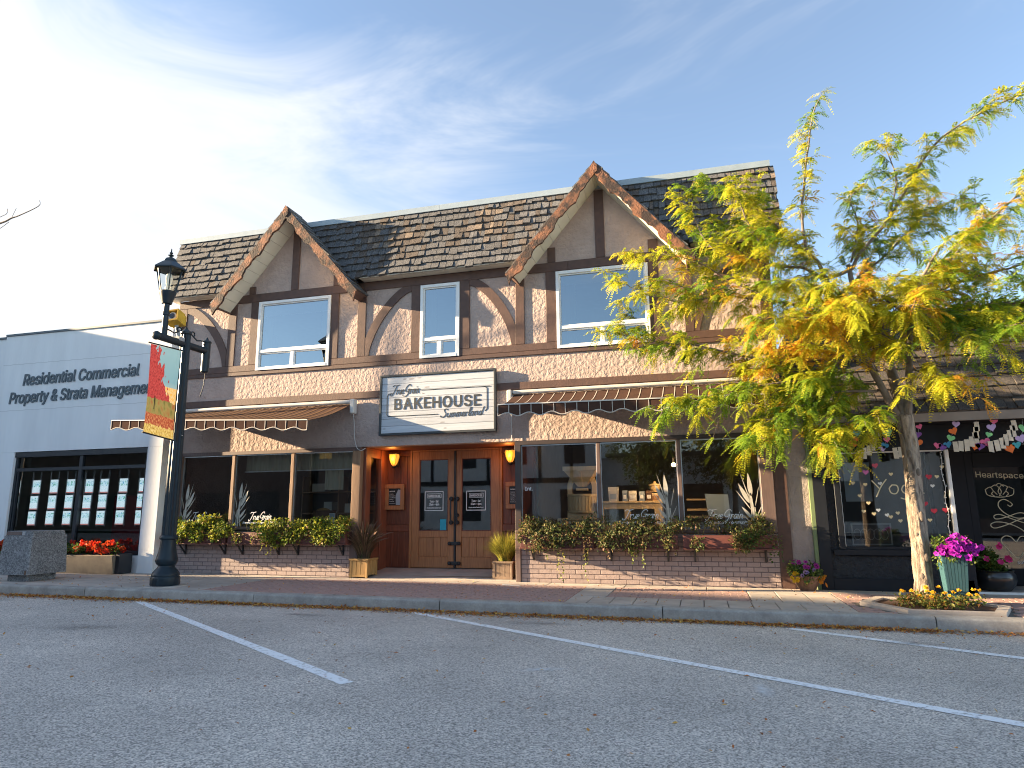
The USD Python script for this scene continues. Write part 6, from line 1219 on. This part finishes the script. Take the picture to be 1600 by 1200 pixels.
# ------------------------------------------------------------------ trees
TRUNK=[[2.599, -1.25, -0.064], [2.618, -1.25, 0.435], [2.615, -1.25, 1.064], [2.633, -1.25, 1.711], [2.61, -1.25, 2.193]]
BRANCHES=[
([[2.613,-1.25,2.143],[2.571,-1.208,2.728],[2.511,-1.167,3.089],[2.388,-1.125,3.33],[2.281,-1.083,3.85],[2.245,-1.042,4.238],[2.24,-1.0,4.538]],0.075,0.03,0.3,(0.5,0.4,0.1)),
([[2.631,-1.25,2.175],[2.681,-1.35,2.612],[2.698,-1.45,3.014],[2.753,-1.55,3.495],[2.865,-1.65,3.969],[3.126,-1.75,4.421]],0.06,0.014,0.8,(0.3,0.4,0.3)),
([[2.524,-1.28,2.294],[2.338,-1.385,2.71],[2.125,-1.49,3.088],[1.921,-1.595,3.337],[1.652,-1.7,3.723]],0.05,0.018,0.8,(0.4,0.4,0.2)),
([[2.366,-1.2,3.269],[1.965,-1.15,3.629],[1.545,-1.1,3.931],[1.129,-1.05,4.089],[0.668,-1.0,4.237],[0.295,-0.95,4.339],[-0.377,-0.9,4.596]],0.03,0.006,1.2,(0.35,0.45,0.2)),
([[2.231,-1.0,4.444],[1.886,-1.014,4.332],[1.603,-1.029,4.511],[1.202,-1.043,4.588],[0.677,-1.057,4.82],[0.351,-1.071,4.973],[0.148,-1.086,5.452],[0.161,-1.1,6.017]],0.028,0.005,1.1,(0.3,0.65,0.05)),
([[1.935,-1.1,4.109],[1.8,-1.167,4.487],[1.636,-1.233,4.729],[1.631,-1.3,5.279],[1.741,-1.367,5.996],[1.882,-1.433,6.673],[1.99,-1.5,6.873]],0.03,0.005,0.75,(0.3,0.6,0.1)),
([[2.231,-1.0,4.444],[2.356,-1.083,4.636],[2.744,-1.167,5.067],[3.291,-1.25,5.939],[3.779,-1.333,6.307],[4.406,-1.417,6.538],[4.711,-1.5,6.639]],0.028,0.005,1.0,(0.35,0.6,0.05)),
([[2.277,-1.1,3.845],[2.954,-1.26,4.092],[3.293,-1.42,4.302],[3.866,-1.58,4.817],[4.162,-1.74,5.083],[4.429,-1.9,5.286]],0.03,0.005,1.1,(0.3,0.5,0.2)),
([[2.299,-1.1,3.66],[2.59,-1.2,3.634],[3.282,-1.3,3.956],[3.847,-1.4,4.082],[4.134,-1.5,4.144],[4.546,-1.6,4.228]],0.03,0.006,1.3,(0.15,0.4,0.45)),
([[2.778,-1.4,3.362],[3.284,-1.6,3.52],[3.636,-1.8,3.553],[3.886,-2.0,3.508],[4.304,-2.2,3.483]],0.03,0.006,1.9,(0.75,0.25,0)),
([[2.123,-1.5,3.086],[1.926,-1.433,3.071],[1.399,-1.367,3.078],[0.836,-1.3,3.176],[0.163,-1.233,3.379],[-0.462,-1.167,3.508],[-1.119,-1.1,3.703]],0.026,0.005,1.4,(0.4,0.4,0.2)),
([[2.289,-1.4,2.625],[1.728,-1.525,2.593],[1.228,-1.65,2.388],[0.89,-1.775,2.219],[0.771,-1.9,2.003]],0.02,0.005,1.6,(0.75,0.22,0.03)),
([[2.519,-1.3,2.291],[2.074,-1.533,2.264],[1.719,-1.767,2.119],[1.432,-2.0,1.968]],0.018,0.005,1.6,(0.35,0.55,0.1)),
([[1.913,-1.5,3.057],[1.592,-1.525,2.814],[0.95,-1.55,2.745],[0.37,-1.575,2.659],[-0.398,-1.6,2.527]],0.02,0.005,1.3,(0.65,0.3,0.05)),
([[1.207,-1.0,4.603],[0.907,-1.133,5.231],[0.754,-1.267,5.694],[0.621,-1.4,5.799]],0.014,0.004,1.3,(0.3,0.65,0.05)),
([[1.129,-1.05,4.089],[0.65,-1.037,4.403],[0.154,-1.025,4.76],[-0.4,-1.012,4.981],[-0.834,-1.0,5.057]],0.012,0.004,0.7,(0.15,0.8,0.05)),
([[0.671,-0.95,4.253],[-0.157,-1.0,4.197],[-0.712,-1.05,4.386],[-1.035,-1.1,4.658]],0.01,0.004,0.75,(0.15,0.75,0.1)),
([[2.698,-1.4,2.897],[2.826,-1.65,2.755],[3.017,-1.9,2.639]],0.015,0.005,1.8,(0.1,0.8,0.1)),
([[2.254,-1.0,4.252],[2.689,-0.867,4.633],[3.091,-0.733,5.026],[3.419,-0.6,5.436]],0.018,0.005,1.3,(0.35,0.6,0.05)),
([[2.735,-1.2,5.053],[2.863,-1.233,5.601],[2.779,-1.267,6.032],[2.7,-1.3,6.124]],0.012,0.004,1.0,(0.4,0.6,0)),
([[1.813,-1.1,4.51],[1.437,-0.967,5.035],[1.131,-0.833,5.538],[0.969,-0.7,5.725]],0.014,0.004,1.3,(0.35,0.6,0.05)),
([[2.72,-1.6,3.655],[3.039,-1.867,3.342],[3.336,-2.133,3.166],[3.623,-2.4,3.184]],0.016,0.005,1.7,(0.75,0.25,0)),
([[2.347,-1.35,2.716],[2.049,-1.133,2.773],[1.521,-0.917,2.843],[1.304,-0.7,2.99]],0.016,0.005,1.5,(0.6,0.35,0.05)),
([[2.282,-1.0,3.689],[2.043,-1.3,3.897],[1.763,-1.6,4.009],[1.176,-1.9,4.058]],0.018,0.005,1.5,(0.3,0.6,0.1)),
([[2.499,-1.2,3.126],[2.199,-1.533,3.548],[1.676,-1.867,3.5],[0.871,-2.2,3.476]],0.02,0.005,1.6,(0.1,0.4,0.5)),
([[2.767,-1.5,3.508],[2.463,-1.767,3.714],[2.122,-2.033,3.831],[1.754,-2.3,3.535]],0.018,0.005,1.6,(0.1,0.6,0.3)),
([[2.731,-1.5,3.169],[2.339,-1.8,3.293],[2.436,-2.1,3.532],[2.63,-2.4,3.503]],0.018,0.005,1.6,(0.15,0.6,0.25)),
([[2.24,-1.0,4.538],[2.376,-1.0,5.1],[2.33,-1.0,5.499],[2.515,-1.0,5.671]],0.015,0.004,1.0,(0.35,0.6,0.05)),
([[2.88,-1.6,3.985],[3.465,-1.4,4.52],[3.812,-1.2,5.013],[3.696,-1.0,5.403]],0.014,0.004,1.0,(0.35,0.5,0.15))]

tr = Thing('street_tree', 'honey locust street tree turning yellow in the tree well', 'tree', loc=(TRUNK[0][0], TRUNK[0][1], TRUNK[0][2]))
tp = cr([(TRUNK[0][0], -1.25, g(2.6)-.05)]+[tuple(q) for q in TRUNK[1:]]+[(BRANCHES[0][0][1][0]*.5+TRUNK[-1][0]*.5, -1.25, TRUNK[-1][2]+.12)], 8)
mb = MB(); tp = np.stack([np.interp(np.linspace(0, 1, 90), np.linspace(0, 1, len(tp)), tp[:, k]) for k in range(3)], 1); rad = np.interp(np.linspace(0, 1, len(tp)), [0, .04, .12, .5, .9, 1], [.145, .124, .106, .100, .104, .08]); mb.tube(tp, rad, 40)
v = mb.v[0]; c = np.repeat(tp, 40, 0); k = len(c); dv = v[:k]-c; ang = np.arctan2(dv[:, 1], dv[:, 0]); cs, sn = np.cos(ang), np.sin(ang); fb = meshkit.fbm(np.stack([cs*5, sn*5, v[:k, 2]*2.2], 1), 4, 4); s = 1+.26*(meshkit.fbm(np.stack([cs*1.6, sn*1.6, v[:k, 2]*2.6], 1), 3, 9)-.5)+.07*np.sin(ang*3+v[:k, 2]*1.1)-.22*np.clip(.10-np.abs(fb-.5), 0, 1)*5*.9; mb.v[0][:k] = c+dv*s[:, None]
tr.part('trunk', mb, M['bark'], True)
for zz, aa, rr in ((.28, -1.9, .030), (.52, -1.3, .038), (.80, -2.0, .028), (1.02, -1.2, .034), (1.28, -1.7, .030), (1.55, -1.1, .032), (1.78, -1.9, .026), (.15, -1.4, .030), (.68, -1.75, .024)):
    i = int(np.argmin(np.abs(tp[:, 2]-zz))); cpt = tp[i]+np.array([math.cos(aa), math.sin(aa), 0])*(rad[i]*.93); tr.part('knot', MB().sphere(cpt, (rr, rr*.7, rr*R.uniform(1.1, 2.0)), 2), M['limb'], True)
crown = MB(); twigs = MB(); G1 = np.array([(.17, .27, .022), (.115, .215, .022), (.24, .32, .025)]); Y1 = np.array([(.42, .42, .025), (.34, .38, .025), (.50, .43, .03)]); O1 = np.array([(.56, .36, .025), (.50, .24, .03), (.58, .40, .03)])
def spray(p, d, C, L):
    """a pinnate leaf: leaflets along a drooping rachis"""
    k = 11; q = np.linspace(.10, 1, k); d = unit(d); side = unit(np.cross(d, (0, 0, 1))+NR.randn(3)*.15); P_ = p+np.outer(q, d)*L+np.outer(q**2, (0, 0, -1))*L*.55
    ax = d-np.array([0, 0, 1.0])*.6; Pp = np.repeat(P_, 2, 0); sd = np.tile([1., -1.], k)[:, None]; D = side*sd+ax*.35+NR.randn(2*k, 3)*.12-np.array([0, 0, .25]); N = np.cross(ax, side)+NR.randn(2*k, 3)*.3
    crown.leaves(Pp, D, N, np.repeat(.036*np.sin(PI*(.18+.72*q))+.010, 2), .0145, np.array(C)*1.1*NR.uniform(.82, 1.18, (2*k, 1)), .1)
for L_, r0, r1, dens, cm in BRANCHES:
    p = cr(L_, 7); n = len(p); p = p+np.cumsum(NR.randn(n, 3)*.004, 0); r = np.linspace(r0, r1, n); mb = MB().tube(p, r, 8); tr.part('branch', mb, M['limb'], True)
    seg = np.r_[0, np.cumsum(np.linalg.norm(np.diff(p, axis=0), axis=1))]; tot = seg[-1]; s = .12 if r0 < .04 else tot*.35
    while s < tot:
        i = min(np.searchsorted(seg, s), n-1); base = p[i]; dirn = unit(p[min(i+1, n-1)]-p[max(i-1, 0)]); f = s/tot
        sd = NR.randn(3)*np.array([1, 1, .8]); sd -= dirn*np.dot(sd, dirn); sd[2] *= .55; td = unit(dirn*.75+unit(sd)*.9+np.array([0, 0, .12])); tl = R.uniform(.22, .78)*(1.15-.6*f)*(.55 if L_[-1][2] > 6.5 else 1)
        q = np.linspace(0, 1, 6); tw = base+np.outer(q, td)*tl+np.outer(q**2, (0, 0, -1))*tl*.25
        tw[:, 1] = np.minimum(tw[:, 1], -.48); twigs.tube(tw, np.linspace(.005, .0018, 6), 4, False)
        pr_ = np.array(cm, float); nz = meshkit.noise(np.array([base*1.7]))[0]; pr_ = pr_*np.array([1.9-1.7*nz, 1.1, .08+1.25*nz]); pr_ /= pr_.sum(); kind = NR.choice(3, p=pr_)
        for j in range(int((6+7*dens*R.random()+dens*3.8)*(.35+1.9*tl))):
            t_ = R.random()**.7; b = tw[0]+td*t_*tl-np.array([0, 0, 1.])*t_**2*tl*.25; dd = unit(td*.55+NR.randn(3)*np.array([.8, .8, .42])+np.array([0, 0, -.12])); kk = kind if R.random() < .85 else NR.choice(3, p=pr_)
            b[1] = min(b[1], -.46); spray(b, dd, (G1, Y1, O1)[kk][NR.randint(0, 3)], R.uniform(.13, .24))
        s += R.uniform(.05, .11)/max(dens, .4)
for c in [crown]:
    V = c.v
    for a in V: a[:, 1] = np.minimum(a[:, 1], -.36)
tr.part('twigs', twigs, M['limb'], kind='stuff'); tr.part('crown', crown, M['leaf'])
pod = MB()
for k in range(16): pod.leaves(np.array([[4.27+R.uniform(-.12, .08), -1.8+R.uniform(-.1, .1), 5.05+R.uniform(-.2, .2)]]), np.array([[R.uniform(-.3, .3), 0, -1]]), np.array([[0, -1, .2]]), .13, .03, (.16, .03, .05))
tr.part('seed_pods', pod, M['herb'])
bt = Thing('bare_tree', 'bare twig reaching into the sky from a tree beyond the left edge', 'tree', loc=(-15.6, -1.9, g(-15)))
bt.part('trunk', MB().tube([(-15.6, -1.9, 0), (-15.55, -1.88, 2.5), (-15.6, -1.9, 5.2), (-15.5, -1.9, 7.2)], [.09, .075, .05, .02], 8), M['limb'], True)
bt.part('branch', MB().tube(cr([(-15.58, -1.9, 5.0), (-14.6, -1.9, 6.1), (-13.7, -1.9, 6.58), (-12.71, -1.9, 6.66), (-12.44, -1.9, 6.73), (-12.25, -1.9, 6.76), (-11.8, -1.9, 6.89), (-11.79, -1.9, 7.01)], 4), np.linspace(.03, .004, 29), 6).tube(cr([(-13.4, -1.9, 6.60), (-12.9, -1.9, 6.50), (-12.70, -1.9, 6.55), (-12.49, -1.9, 6.66)], 4), .006, 5).tube(cr([(-13.3, -1.9, 6.62), (-12.74, -1.9, 6.79), (-12.58, -1.9, 6.84), (-12.57, -1.9, 6.94)], 4), .006, 5).tube([(-12.44, -1.9, 6.73), (-12.38, -1.9, 6.86), (-12.35, -1.9, 6.92)], .005, 5), M['limb'], True)
